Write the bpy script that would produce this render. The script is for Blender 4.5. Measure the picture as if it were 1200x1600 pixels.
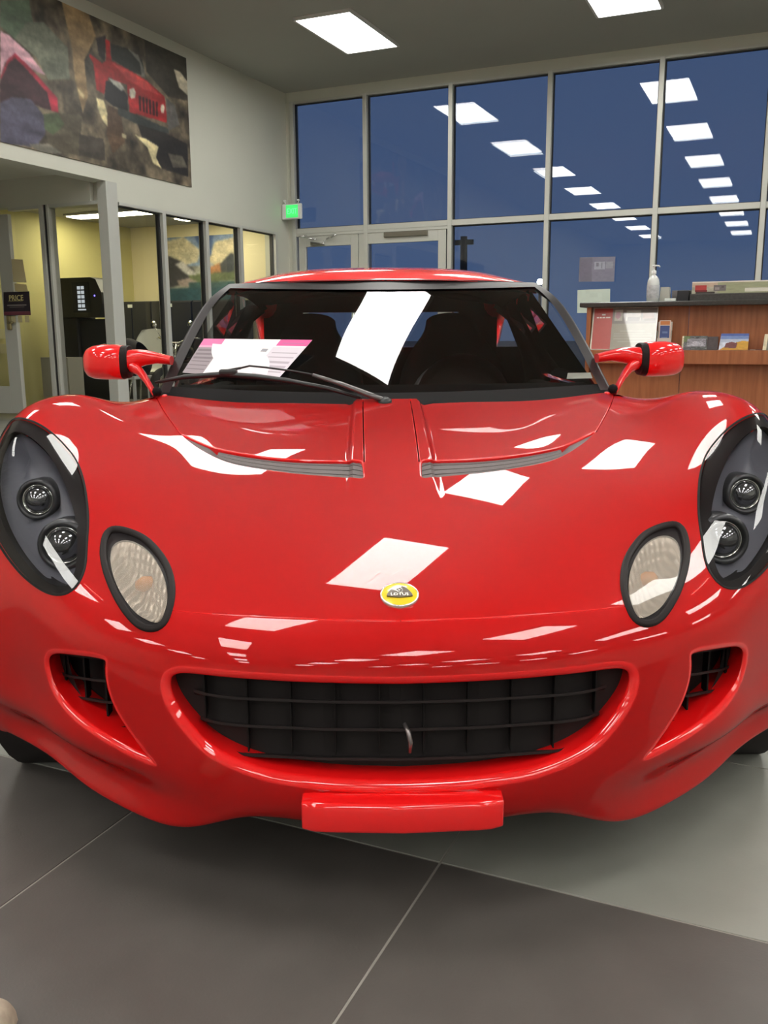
import bpy, bmesh, math, random
import numpy as np
from mathutils import Vector, Matrix
from mathutils.geometry import delaunay_2d_cdt

for _o in list(bpy.data.objects):
    bpy.data.objects.remove(_o)
SC = bpy.context.scene
COL = SC.collection

# ---------------------------------------------------------------- camera
cam_d = bpy.data.cameras.new('camera')
cam = bpy.data.objects.new('camera', cam_d); COL.objects.link(cam)
cam_d.sensor_fit = 'VERTICAL'; cam_d.sensor_height = 36.0
cam_d.lens = 36.0*1408/1600
cam_d.clip_start = 0.02; cam_d.clip_end = 300
CAM_H = 0.92
cam.location = (0, 0, CAM_H)
_m = Matrix.Rotation(math.radians(90-11.2), 3, 'X') @ Matrix.Rotation(math.radians(-0.3), 3, 'Z')
cam.rotation_euler = _m.to_euler()
SC.camera = cam
# ---------------------------------------------------------------- view + sky (dusk)
SC.view_settings.view_transform = 'Standard'; SC.view_settings.look = 'None'
SC.view_settings.gamma = 1.0; SC.view_settings.use_curve_mapping = False
SC.view_settings.exposure = 0.0
W = bpy.data.worlds.new('dusk'); SC.world = W; W.use_nodes = True
_nt = W.node_tree; _nt.nodes.clear()
_out = _nt.nodes.new('ShaderNodeOutputWorld'); _bg = _nt.nodes.new('ShaderNodeBackground')
_tc = _nt.nodes.new('ShaderNodeTexCoord'); _sp = _nt.nodes.new('ShaderNodeSeparateXYZ')
_rp = _nt.nodes.new('ShaderNodeValToRGB')
_rp.color_ramp.elements[0].position = 0.0; _rp.color_ramp.elements[0].color = (0.060, 0.100, 0.205, 1)
_rp.color_ramp.elements[1].position = 0.5; _rp.color_ramp.elements[1].color = (0.055, 0.085, 0.175, 1)
_nt.links.new(_tc.outputs['Generated'], _sp.inputs[0]); _nt.links.new(_sp.outputs['Z'], _rp.inputs[0])
_nt.links.new(_rp.outputs[0], _bg.inputs[0]); _nt.links.new(_bg.outputs[0], _out.inputs[0])
_bg.inputs[1].default_value = 1.0
SC.cycles.max_bounces = 8; SC.cycles.transparent_max_bounces = 16
SC.cycles.caustics_reflective = False; SC.cycles.caustics_refractive = False
SC.cycles.sample_clamp_indirect = 4.0

PANEL_POWER = 18.0          # radiance of the square LED ceiling panels
OFFICE_POWER = 11.0

# ---------------------------------------------------------------- room frame: b = right, a = towards the window wall
PSI = math.radians(24.0)
WIN_A, WALL_B, CEIL = 11.41, -6.5, 4.11
def R(b, a, z=0.0):
    return Vector((a*math.sin(PSI)+b*math.cos(PSI), a*math.cos(PSI)-b*math.sin(PSI), z))

# ---------------------------------------------------------------- materials
MATS = {}
def mat(name, color, rough=0.5, metal=0.0, coat=0.0, coat_rough=0.03, emit=None, power=0.0, noise=None, bump=None, spec=0.5, ior=None):
    if name in MATS: return MATS[name]
    m = bpy.data.materials.new(name); m.use_nodes = True; MATS[name] = m
    nt = m.node_tree; p = nt.nodes['Principled BSDF']
    p.inputs['Base Color'].default_value = (*color, 1)
    p.inputs['Roughness'].default_value = rough
    p.inputs['Metallic'].default_value = metal
    p.inputs['Coat Weight'].default_value = coat
    p.inputs['Coat Roughness'].default_value = coat_rough
    p.inputs['Specular IOR Level'].default_value = spec
    if ior: p.inputs['IOR'].default_value = ior
    if emit:
        p.inputs['Emission Color'].default_value = (*emit, 1); p.inputs['Emission Strength'].default_value = power
    if noise:                       # (scale, amount) gentle procedural variation of the base colour
        tc = nt.nodes.new('ShaderNodeTexCoord'); n = nt.nodes.new('ShaderNodeTexNoise')
        n.inputs['Scale'].default_value = noise[0]; n.inputs['Detail'].default_value = 5
        r = nt.nodes.new('ShaderNodeMapRange'); r.inputs['To Min'].default_value = 1-noise[1]; r.inputs['To Max'].default_value = 1+noise[1]
        mx = nt.nodes.new('ShaderNodeVectorMath'); mx.operation = 'SCALE'; mx.inputs[0].default_value = color
        nt.links.new(tc.outputs['Object'], n.inputs['Vector']); nt.links.new(n.outputs['Fac'], r.inputs['Value'])
        nt.links.new(r.outputs[0], mx.inputs['Scale']); nt.links.new(mx.outputs[0], p.inputs['Base Color'])
    if bump:                        # (scale, strength)
        tc = nt.nodes.new('ShaderNodeTexCoord'); n = nt.nodes.new('ShaderNodeTexNoise'); b = nt.nodes.new('ShaderNodeBump')
        n.inputs['Scale'].default_value = bump[0]; b.inputs['Strength'].default_value = bump[1]; b.inputs['Distance'].default_value = 0.002
        nt.links.new(tc.outputs['Object'], n.inputs['Vector']); nt.links.new(n.outputs['Fac'], b.inputs['Height'])
        nt.links.new(b.outputs[0], p.inputs['Normal'])
    return m

def glass(name, tint=(1, 1, 1), ior=1.5, refl=1.0, rough=0.0):
    """thin glazing: sees straight through, mirrors by Fresnel"""
    if name in MATS: return MATS[name]
    m = bpy.data.materials.new(name); m.use_nodes = True; MATS[name] = m
    nt = m.node_tree; nt.nodes.clear()
    o = nt.nodes.new('ShaderNodeOutputMaterial'); mx = nt.nodes.new('ShaderNodeMixShader')
    t = nt.nodes.new('ShaderNodeBsdfTransparent'); g = nt.nodes.new('ShaderNodeBsdfGlossy')
    f = nt.nodes.new('ShaderNodeFresnel'); k = nt.nodes.new('ShaderNodeMath'); k.operation = 'MULTIPLY'; k.use_clamp = True
    f.inputs['IOR'].default_value = ior; k.inputs[1].default_value = refl
    t.inputs['Color'].default_value = (*tint, 1); g.inputs['Roughness'].default_value = rough
    nt.links.new(f.outputs[0], k.inputs[0]); nt.links.new(k.outputs[0], mx.inputs[0])
    nt.links.new(t.outputs[0], mx.inputs[1]); nt.links.new(g.outputs[0], mx.inputs[2]); nt.links.new(mx.outputs[0], o.inputs[0])
    return m

def wood(name, c1, c2, scale=1.0, axis='Z'):
    if name in MATS: return MATS[name]
    m = mat(name, c1, 0.35, coat=0.2, coat_rough=0.2)
    nt = m.node_tree; p = nt.nodes['Principled BSDF']
    tc = nt.nodes.new('ShaderNodeTexCoord'); mp = nt.nodes.new('ShaderNodeMapping')
    s = {'Z': (14, 14, .9), 'X': (.9, 14, 14)}[axis]
    mp.inputs['Scale'].default_value = tuple(k*scale for k in s)
    n = nt.nodes.new('ShaderNodeTexNoise'); n.inputs['Scale'].default_value = 3; n.inputs['Detail'].default_value = 8
    r = nt.nodes.new('ShaderNodeValToRGB'); r.color_ramp.elements[0].color = (*c1, 1); r.color_ramp.elements[1].color = (*c2, 1)
    r.color_ramp.elements[0].position = .35; r.color_ramp.elements[1].position = .7
    nt.links.new(tc.outputs['Object'], mp.inputs[0]); nt.links.new(mp.outputs[0], n.inputs['Vector'])
    nt.links.new(n.outputs['Fac'], r.inputs[0]); nt.links.new(r.outputs[0], p.inputs['Base Color'])
    return m

# ---------------------------------------------------------------- object helpers
def link(name, me, parent=None, loc=None, rotz=None):
    o = bpy.data.objects.new(name, me); COL.objects.link(o)
    if parent: o.parent = parent
    if loc is not None: o.location = loc
    if rotz is not None: o.rotation_euler[2] = rotz
    return o

def tag(o, label=None, cat=None, group=None, kind=None):
    if label: o['label'] = label
    if cat: o['category'] = cat
    if group: o['group'] = group
    if kind: o['kind'] = kind
    return o

def empty(name, loc=(0, 0, 0), rotz=0.0, label=None, cat=None, group=None, kind=None):
    o = link(name, None, None, loc, rotz)
    return tag(o, label, cat, group, kind)

def raw(name, verts, faces, m, parent=None, loc=None, rotz=None, normals=None, smooth=False):
    me = bpy.data.meshes.new(name)
    me.from_pydata([tuple(map(float, v)) for v in verts], [], [tuple(map(int, f)) for f in faces])
    if m: me.materials.append(m)
    if smooth or normals is not None: me.polygons.foreach_set('use_smooth', [True]*len(me.polygons))
    me.update()
    if normals is not None: me.normals_split_custom_set_from_vertices([tuple(n) for n in np.asarray(normals, float)])
    return link(name, me, parent, loc, rotz)

class B:
    """collects shapes into one bmesh"""
    def __init__(s): s.bm = bmesh.new(); s.mats = []
    def mi(s, m):
        if m not in s.mats: s.mats.append(m)
        return s.mats.index(m)
    def box(s, x0, x1, y0, y1, z0, z1, bev=0.0, m=None, rot=None, seg=2):
        r = bmesh.ops.create_cube(s.bm, size=1.0); vs = r['verts']
        for v in vs:
            v.co = Vector(((x0+x1)/2+v.co.x*(x1-x0), (y0+y1)/2+v.co.y*(y1-y0), (z0+z1)/2+v.co.z*(z1-z0)))
        fs = set(f for v in vs for f in v.link_faces)
        if bev:
            es = set(e for v in vs for e in v.link_edges)
            g = bmesh.ops.bevel(s.bm, geom=list(es), offset=bev, segments=seg, affect='EDGES', profile=0.5)
            fs = set(g['faces']) | set(f for f in fs if f.is_valid)
            vs = list(set(v for f in fs for v in f.verts))
            fs = set(f for v in vs for f in v.link_faces); vs = list(set(v for f in fs for v in f.verts))
        if m is not None:
            k = s.mi(m)
            for f in fs: f.material_index = k
        if rot is not None:
            c = Vector(((x0+x1)/2, (y0+y1)/2, (z0+z1)/2))
            for v in vs: v.co = c+rot@(v.co-c)
        return s
    def tube(s, pts, rad, n=10, m=None, cap=True, flat=1.0):
        pts = [Vector(p) for p in pts]; rs = rad if hasattr(rad, '__len__') else [rad]*len(pts)
        rings = []; up = None
        for i, p in enumerate(pts):
            d = (pts[min(i+1, len(pts)-1)]-pts[max(i-1, 0)]).normalized()
            if up is None:
                up = Vector((0, 0, 1)) if abs(d.z) < .9 else Vector((0, 1, 0))
            x = d.cross(up).normalized(); up = x.cross(d).normalized()
            rings.append([s.bm.verts.new(p+(x*math.cos(2*math.pi*k/n)+up*flat*math.sin(2*math.pi*k/n))*rs[i]) for k in range(n)])
        fs = []
        for a, b in zip(rings[:-1], rings[1:]):
            for k in range(n): fs.append(s.bm.faces.new((a[k], a[(k+1) % n], b[(k+1) % n], b[k])))
        if cap:
            fs.append(s.bm.faces.new(rings[0][::-1])); fs.append(s.bm.faces.new(rings[-1]))
        for f in fs: f.smooth = True
        if m is not None:
            k = s.mi(m)
            for f in fs: f.material_index = k
        return s
    def lathe(s, prof, origin=(0, 0, 0), axis=(0, 0, 1), n=24, m=None):
        """prof = [(r, h)...] about an axis"""
        ax = Vector(axis).normalized(); x = ax.orthogonal().normalized(); y = ax.cross(x); o = Vector(origin)
        rings = []
        for r, h in prof:
            if r < 1e-6: rings.append([s.bm.verts.new(o+ax*h)])
            else: rings.append([s.bm.verts.new(o+ax*h+(x*math.cos(2*math.pi*k/n)+y*math.sin(2*math.pi*k/n))*r) for k in range(n)])
        fs = []
        for a, b in zip(rings[:-1], rings[1:]):
            if len(a) == 1 and len(b) == 1: continue
            for k in range(n):
                k2 = (k+1) % n
                if len(a) == 1: fs.append(s.bm.faces.new((a[0], b[k2], b[k])))
                elif len(b) == 1: fs.append(s.bm.faces.new((a[k], a[k2], b[0])))
                else: fs.append(s.bm.faces.new((a[k], a[k2], b[k2], b[k])))
        for f in fs: f.smooth = True
        if m is not None:
            k = s.mi(m)
            for f in fs: f.material_index = k
        return s
    def prism(s, poly, y0, y1, m=None, plane='XZ'):
        """flat polygon in XZ (or XY) extruded along Y (or Z)"""
        f3 = (lambda p, t: (p[0], t, p[1])) if plane == 'XZ' else ((lambda p, t: (p[0], p[1], t)) if plane == 'XY' else (lambda p, t: (t, p[0], p[1])))
        a = [s.bm.verts.new(f3(p, y0)) for p in poly]; b = [s.bm.verts.new(f3(p, y1)) for p in poly]
        n = len(poly); fs = [s.bm.faces.new(a), s.bm.faces.new(b[::-1])]
        for k in range(n): fs.append(s.bm.faces.new((a[k], b[k], b[(k+1) % n], a[(k+1) % n])))
        if m is not None:
            i = s.mi(m)
            for f in fs: f.material_index = i
        return s
    def quad(s, pts, m=None):
        f = s.bm.faces.new([s.bm.verts.new(p) for p in pts])
        if m is not None: f.material_index = s.mi(m)
        return s
    def build(s, name, m=None, parent=None, loc=None, rotz=None, autosmooth=None):
        bmesh.ops.recalc_face_normals(s.bm, faces=s.bm.faces)
        me = bpy.data.meshes.new(name); s.bm.to_mesh(me); s.bm.free()
        for k in (s.mats or ([m] if m else [])): me.materials.append(k)
        if autosmooth:
            me.polygons.foreach_set('use_smooth', [True]*len(me.polygons))
            me.set_sharp_from_angle(angle=math.radians(autosmooth))
        return link(name, me, parent, loc, rotz)

def copy_tree(o, parent=None):
    c = o.copy(); COL.objects.link(c)
    if parent: c.parent = parent
    for ch in [k for k in bpy.data.objects if k.parent == o]: copy_tree(ch, c)
    return c

GLYPH = {}
def text(name, body, size, m, parent=None, loc=(0, 0, 0), rot=(math.pi/2, 0, 0), depth=0.0005, align='CENTER', xs=1.0):
    cu = bpy.data.curves.new(name, 'FONT'); cu.body = body; cu.size = size; cu.extrude = depth
    cu.align_x = align; cu.align_y = 'CENTER'; cu.resolution_u = 3
    o = bpy.data.objects.new(name, cu); COL.objects.link(o)
    dg = bpy.context.evaluated_depsgraph_get(); me = bpy.data.meshes.new_from_object(o.evaluated_get(dg))
    bpy.data.objects.remove(o); me.materials.clear(); me.materials.append(m)
    t = link(name, me, parent, loc); t.rotation_euler = rot; t.scale = (xs, 1, 1)
    return t

# ================================================================ ROOM
M_wall = mat('wall_paint', (0.60, 0.60, 0.52), 0.7, noise=(1.5, .04))
M_ceil = mat('ceiling_paint', (0.40, 0.40, 0.36), 0.8, noise=(1.2, .05))
M_alu = mat('satin_aluminium', (0.56, 0.56, 0.51), 0.45, metal=0.25)
M_gask = mat('black_gasket', (0.03, 0.03, 0.03), 0.6)
M_win = glass('window_glass', (0.93, 0.96, 0.98), 1.55, 1.0)
M_off = glass('office_glass', (0.96, 0.96, 0.94), 1.45, 0.8)
M_olive = mat('olive_wall', (0.60, 0.55, 0.24), 0.7, noise=(1.0, .05))
M_cream = mat('cream_wall', (0.84, 0.75, 0.48), 0.7, noise=(1.0, .04))
M_dark_tile = mat('dark_stone_tile', (0.095, 0.085, 0.078), 0.42, noise=(9, .22), bump=(220, .12), spec=.4)
M_light_tile = mat('light_stone_tile', (0.25, 0.25, 0.222), 0.42, noise=(7, .14), bump=(220, .10), spec=.4)
M_grout = mat('grout', (0.30, 0.28, 0.25), 0.8)
M_granite = mat('dark_granite', (0.035, 0.033, 0.03), 0.25, noise=(90, .5))
M_white = mat('white_plastic', (0.75, 0.76, 0.74), 0.4)
M_paper = mat('white_paper', (0.72, 0.76, 0.72), 0.6)
M_black = mat('black_plastic', (0.02, 0.02, 0.022), 0.35)
M_blackmatte = mat('black_matte', (0.018, 0.018, 0.02), 0.7)
M_chrome = mat('chrome', (0.8, 0.8, 0.8), 0.08, metal=1.0)
M_wood = wood('cherry_wood', (0.27, 0.090, 0.033), (0.38, 0.135, 0.052))

def rbox(name, b0, b1, a0, a1, z0, z1, m, kind='structure', bev=0.0, parent=None):
    o = B().box(b0, b1, a0, a1, z0, z1, bev).build(name, m, parent, (0, 0, 0), -PSI)
    if kind and not parent: o['kind'] = kind
    return o

BR, AB = 9.0, -12.5     # right wall, back wall
fl = rbox('floor', -12.0, BR, AB, WIN_A+.1, -0.06, -0.0016, M_grout)
# floor tiles (0.62 m grid) laid as their own slabs; beyond reach of the eye one joined sheet
TS = 0.617
def tile_mesh(m, w=TS, d=0.605):
    bb = B(); bb.box(-w/2+.0022, w/2-.0022, -d/2+.0022, d/2-.0022, -0.004, 0.0, 0.0006, seg=1)
    return bb.build('floor_tile', m, fl)
tb0, ta0 = -0.500, 1.360
protoD = tile_mesh(M_dark_tile); protoL = tile_mesh(M_light_tile)
protoD.name = 'floor_tile'
first = {True: protoD, False: protoL}
cnt = 0; far = {True: [], False: []}
for ib in range(-17, 15):
    for ia in range(-20, 17):
        b = tb0+TS*(ib+.5); a = ta0+.605*(ia+.5)
        if a > WIN_A or a < AB or b < -11.5 or b > BR: continue
        dark = (ia % 6) in (5, 4, 3) if ia < 0 else False
        near = (-4 <= ib <= 4 and -2 <= ia <= 6) or (ia > 6 and ib < -8 and ia < 12)
        if not near: far[dark].append((b, a)); continue
        o = first.pop(dark, None)
        if o is None:
            o = bpy.data.objects.new('floor_tile', (protoD if dark else protoL).data); COL.objects.link(o); o.parent = fl
        o.location = (b, a, 0)
for dark, lst in far.items():
    vs, fs = [], []
    for (b, a) in lst:
        k = len(vs); w, d = TS/2-.0017, .605/2-.0017
        vs += [(b-w, a-d, 0), (b+w, a-d, 0), (b+w, a+d, 0), (b-w, a+d, 0), (b-w, a-d, -.004), (b+w, a-d, -.004), (b+w, a+d, -.004), (b-w, a+d, -.004)]
        fs += [(k, k+1, k+2, k+3), (k, k+4, k+5, k+1), (k+1, k+5, k+6, k+2), (k+2, k+6, k+7, k+3), (k+3, k+7, k+4, k)]
    t = raw('distant_tiles', vs, fs, M_dark_tile if dark else M_light_tile, fl); t['kind'] = 'stuff'

ceil = rbox('ceiling', -12.0, BR, AB, WIN_A+.1, CEIL, CEIL+.1, M_ceil)
rbox('wall_right', BR, BR+.15, AB, WIN_A+.1, -.06, CEIL+.1, M_wall)
rbox('wall_back', -12.0, BR+.15, AB-.15, AB, -.06, CEIL+.1, M_wall)
# left wall: upper band over the glazed office corner and the alcove
AL0 = 2.6                                          # alcove starts
bb = B()
bb.box(WALL_B-.20, WALL_B, AL0, 7.72, 2.46, CEIL)
bb.box(WALL_B-.20, WALL_B, 7.72, 11.08, 2.275, CEIL)
bb.box(WALL_B-.20, WALL_B, 11.08, WIN_A+.1, -.06, CEIL)
bb.box(WALL_B-.20, WALL_B, AB, AL0, -.06, CEIL)
wl = bb.build('wall_left', M_wall, None, (0, 0, 0), -PSI); wl['kind'] = 'structure'
bb = B()
bb.box(-12.0, -10.6, AL0, 7.7, -.06, 2.56)
bb.box(-12.0, WALL_B-.2, AL0-.15, AL0, -.06, 2.56)
bb.build('wall_alcove', M_wall, None, (0, 0, 0), -PSI)['kind'] = 'structure'
rbox('trim_soffit', -12.0, WALL_B-.2, AL0, 7.70, 2.56, 2.70, M_wall)
rbox('trim_header', -12.0, WALL_B-.2, 7.66, 7.78, 2.275, 2.56, M_wall)
# window wall
MUL = [-6.40, -5.31, -4.12, -2.86, -1.57, -.40, .84, 2.08, 3.32, 4.56, 5.8, 7.04, 8.28]
rbox('wall_window_side', WALL_B, MUL[0]-.03, WIN_A-.02, WIN_A+.12, -.06, CEIL, M_wall)
rbox('trim_window_head', WALL_B, BR, WIN_A-.03, WIN_A+.12, 3.99, CEIL, M_wall)
rbox('wall_window_base', MUL[2], BR, WIN_A-.03, WIN_A+.12, -.06, .12, M_alu)
pw = .058
for i in range(len(MUL)-1):
    w = empty('window_%d' % (i+1), (0, 0, 0), -PSI, kind='structure')
    x0, x1 = MUL[i], MUL[i+1]
    bb = B(); bb.box(x0-pw/2, x0+pw/2, WIN_A-.05, WIN_A+.09, .12 if i > 1 else 0.0, 3.99, .004)
    bb.build('mullion', M_alu, w)
    bb = B(); bb.box(x0+pw/2, x1-pw/2, WIN_A-.045, WIN_A+.085, 2.275, 2.345, .004)
    bb.box(x0+pw/2, x1-pw/2, WIN_A-.045, WIN_A+.085, 3.96, 3.99)
    bb.build('transom', M_alu, w)
    for z0, z1 in (((.12, 2.275) if i > 1 else None), (2.345, 3.96)) if i > 1 else ((2.345, 3.96),):
        bb = B()
        for (p0, p1, q0, q1) in ((x0+pw/2, x0+pw/2+.012, z0, z1), (x1-pw/2-.012, x1-pw/2, z0, z1), (x0+pw/2, x1-pw/2, z0, z0+.012), (x0+pw/2, x1-pw/2, z1-.012, z1)):
            bb.box(p0, p1, WIN_A+.005, WIN_A+.045, q0, q1)
        bb.build('gasket', M_gask, w)
        # two slightly unparallel sheets of a double pane
        k = 0.0022*((i*7) % 3-1)
        for off, tl in ((.012, 0), (.034, .0016+k)):
            raw('pane', [(x0+.03, WIN_A+off, z0), (x1-.03, WIN_A+off, z0), (x1-.03, WIN_A+off+tl*1.2, z1), (x0+.03, WIN_A+off+tl*1.2, z1)], [(0, 1, 2, 3)], M_win, w)
# double entrance door under the first two windows
for n, (x0, x1, mir) in enumerate(((-6.36, -5.27+.02, 1), (-5.235, -4.16, 1))):
    d = empty('door_%d' % (n+1), (0, 0, 0), -PSI, kind='structure')
    x0 = [-6.34, -5.42][n]; x1 = [-5.43, -4.17][n]
    bb = B(); sw = .11
    bb.box(x0, x0+sw, WIN_A-.03, WIN_A+.02, 0.0, 2.24, .004); bb.box(x1-sw, x1, WIN_A-.03, WIN_A+.02, 0.0, 2.24, .004)
    bb.box(x0+sw, x1-sw, WIN_A-.03, WIN_A+.02, 2.10, 2.24); bb.box(x0+sw, x1-sw, WIN_A-.03, WIN_A+.02, 0.0, .25)
    bb.build('door_frame', M_alu, d)
    raw('pane', [(x0+sw, WIN_A, .25), (x1-sw, WIN_A, .25), (x1-sw, WIN_A, 2.10), (x0+sw, WIN_A, 2.10)], [(0, 1, 2, 3)], M_win, d)
    bb = B(); bb.tube([(x1-sw/2 if n == 0 else x0+sw/2, WIN_A-.08, .9), (x1-sw/2 if n == 0 else x0+sw/2, WIN_A-.08, 1.25)], .012).build('door_handle', M_chrome, d)
    if n == 0:
        bb = B(); bb.box(x0+.20, x0+.42, WIN_A-.075, WIN_A-.03, 2.11, 2.17, .01)
        bb.tube([(x0+.30, WIN_A-.06, 2.19), (x0+.06, WIN_A-.12, 2.225)], .012, 6); bb.tube([(x0+.06, WIN_A-.12, 2.225), (x0+.14, WIN_A-.05, 2.25)], .012, 6)
        bb.tube([(x0+.45, WIN_A-.06, 2.19), (x0+.62, WIN_A-.10, 2.235)], .012, 6)
        bb.build('door_closer', M_chrome, d)
    else:
        B().box(x0+.38, x0+1.0, WIN_A-.06, WIN_A-.03, 2.17, 2.235, .006).build('door_closer', mat('bronze_closer', (.20, .18, .14), .4, metal=.5), d)
rbox('trim_door_head', -6.37, -4.15, WIN_A-.04, WIN_A+.03, 2.24, 2.275, M_alu)

# office glazing: left-wall run of four tall panes and the alcove front
posts = [7.70, 8.60, 9.42, 10.17, 11.04]
x = WALL_B
cp = rbox('trim_corner_post', x-.11, x+.012, 7.66, 7.83, 0.0, 2.46, M_alu, bev=.004)
for i in range(4):
    w = empty('window_%d' % (20+i), (0, 0, 0), -PSI, kind='structure')
    a0, a1 = posts[i]+(.12 if i == 0 else 0), posts[i+1]
    bb = B(); bb.box(x-.10, x+.012, a1-.03, a1+.03, 0.0, 2.275, .003); bb.build('mullion', M_alu, w)
    bb = B(); bb.box(x-.10, x+.012, a0+.03, a1-.03, 2.245, 2.275); bb.box(x-.10, x+.012, a0+.03, a1-.03, 0.0, .12); bb.build('transom', M_alu, w)
    bb = B(); bb.box(x-.075, x-.03, a1-.05, a1-.03, .12, 2.245); bb.box(x-.075, x-.03, a0+.03, a1-.05, 2.232, 2.245); bb.build('gasket', M_gask, w)
    raw('pane', [(x-.05, a0, .12), (x-.05, a1, .12), (x-.05, a1, 2.245), (x-.05, a0, 2.245)], [(0, 1, 2, 3)], M_off, w)
# alcove front (plane a = 7.70)
w = empty('window_30', (0, 0, 0), -PSI, kind='structure')
bb = B(); bb.box(-7.40, -7.345, 7.65, 7.76, 0.0, 2.275, .003); bb.box(-7.30, -7.27, 7.65, 7.76, 0, 2.275, .003); bb.build('mullion', M_alu, w)
bb = B(); bb.box(-7.345, -7.30, 7.67, 7.74, 0, 2.275); bb.build('gasket', M_gask, w)
bb = B(); bb.box(-7.27, x-.11, 7.66, 7.75, 2.24, 2.275); bb.box(-7.27, x-.11, 7.66, 7.75, 0, .10); bb.build('transom', M_alu, w)
raw('pane', [(-7.27, 7.70, .10), (x-.11, 7.70, .10), (x-.11, 7.70, 2.24), (-7.27, 7.70, 2.24)], [(0, 1, 2, 3)], M_off, w)
w = empty('window_31', (0, 0, 0), -PSI, kind='structure')
bb = B(); bb.box(-7.84, -7.40, 7.66, 7.75, 2.24, 2.275); bb.box(-7.84, -7.40, 7.66, 7.75, 0, .10); bb.build('transom', M_alu, w)
raw('pane', [(-7.80, 7.70, .10), (-7.40, 7.70, .10), (-7.40, 7.70, 2.24), (-7.80, 7.70, 2.24)], [(0, 1, 2, 3)], M_off, w)
rbox('wall_alcove_end', -12.0, -9.0, 7.66, 7.76, 0, 2.275, M_wall)
# glass door standing at the left, stile next to the fixed pane
d = empty('door_3', (0, 0, 0), -PSI, kind='structure')
bb = B(); bb.box(-7.97, -7.79, 7.60, 7.65, 0.06, 2.20, .004); bb.box(-8.98, -8.80, 7.60, 7.65, .06, 2.20, .004)
bb.box(-8.80, -7.97, 7.60, 7.65, .06, .36); bb.box(-8.80, -7.97, 7.60, 7.65, 2.06, 2.20); bb.build('door_frame', M_alu, d)
raw('pane', [(-8.80, 7.625, .36), (-7.97, 7.625, .36), (-7.97, 7.625, 2.06), (-8.80, 7.625, 2.06)], [(0, 1, 2, 3)], M_off, d)
B().box(-7.90, -7.85, 7.565, 7.60, .98, 1.14, .01).tube([(-7.875, 7.57, 1.06), (-7.79, 7.55, 1.06)], .012, 8).build('door_handle', mat('brass_handle', (.45, .38, .2), .3, metal=.8), d)

# office interior
rbox('wall_office_side', -9.1, -9.0, 7.76, 11.3, -.06, 2.6, M_olive)
rbox('wall_office_back', -9.1, WALL_B-.2, 11.1, 11.2, -.06, 2.6, M_cream)
rbox('ceiling_office', -9.1, WALL_B-.2, 7.78, 11.2, 2.46, 2.52, M_ceil)

# ceiling LED panels
M_led = mat('led_diffuser', (.9, .9, .9), .5, emit=(1.0, .985, .93), power=PANEL_POWER)
M_frame_w = mat('light_frame', (.7, .7, .68), .5)
def panel(b, a, first=[None]):
    if first[0] is None:
        t = empty('ceiling_light', R(b, a, CEIL), -PSI)
        bb = B(); h = .32; hl = .62
        for s in (-1, 1):
            bb.box(-h, h, s*hl-.0125, s*hl+.0125, -.03, .02); bb.box(s*h-.0125, s*h+.0125, -hl, hl, -.03, .02)
        bb.build('light_frame', M_frame_w, t)
        B().box(-h+.01, h-.01, -hl+.01, hl-.01, -.022, .0).build('diffuser', M_led, t)
        first[0] = t; return t
    t = copy_tree(first[0]); t.location = R(b, a, CEIL); return t
names = {-4.6: 'row nearest the office wall', -1.74: 'second row from the office wall', 1.12: 'third row from the office wall', 3.98: 'fourth row from the office wall', 6.84: 'row along the right wall'}
for b in (-4.6, -1.74, 1.12, 3.98, 6.84):
    for k in range(8):
        a = 9.46-2.73*k
        t = panel(b, a)
        if b == -4.6 and k == 0: lab = 'white ceiling light nearest the window, above the glass doors, left of two in view'
        elif b == -1.74 and k == 0: lab = 'white ceiling light at the top edge of the picture, right of the other'
        elif k == 0: lab = 'ceiling light closest to the window wall in the %s' % names[b]
        else: lab = '%s white ceiling light from the window wall, %s' % (('second', 'third', 'fourth', 'fifth', 'sixth', 'seventh', 'eighth')[k-1], names[b])
        tag(t, lab, 'ceiling light', 'ceiling lights' if k == 0 else names[b])
t = empty('office_light', R(-8.1, 9.6, 2.46), -PSI, 'long white light in the ceiling of the glazed office', 'ceiling light')
B().box(-.62, .62, -.16, .16, -.03, 0, .005).build('light_frame', M_frame_w, t)
B().box(-.59, .59, -.13, .13, -.04, -.02).build('diffuser', mat('office_diffuser', (.9, .9, .8), .5, emit=(1, .93, .66), power=OFFICE_POWER*2.2), t)
t = empty('office_light', R(-7.2, 10.4, 2.46), -PSI, 'smaller light in the office ceiling above the mountain picture', 'ceiling light')
B().box(-.42, .42, -.16, .16, -.03, 0, .005).build('light_frame', M_frame_w, t)
B().box(-.39, .39, -.13, .13, -.04, -.02).build('diffuser', MATS['office_diffuser'], t)

# ---------------------------------------------------------------- car body surface (numpy)
CAR_LOC = (0.026, 1.27, 0.0)
CAR_YAW = 0.0146
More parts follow.
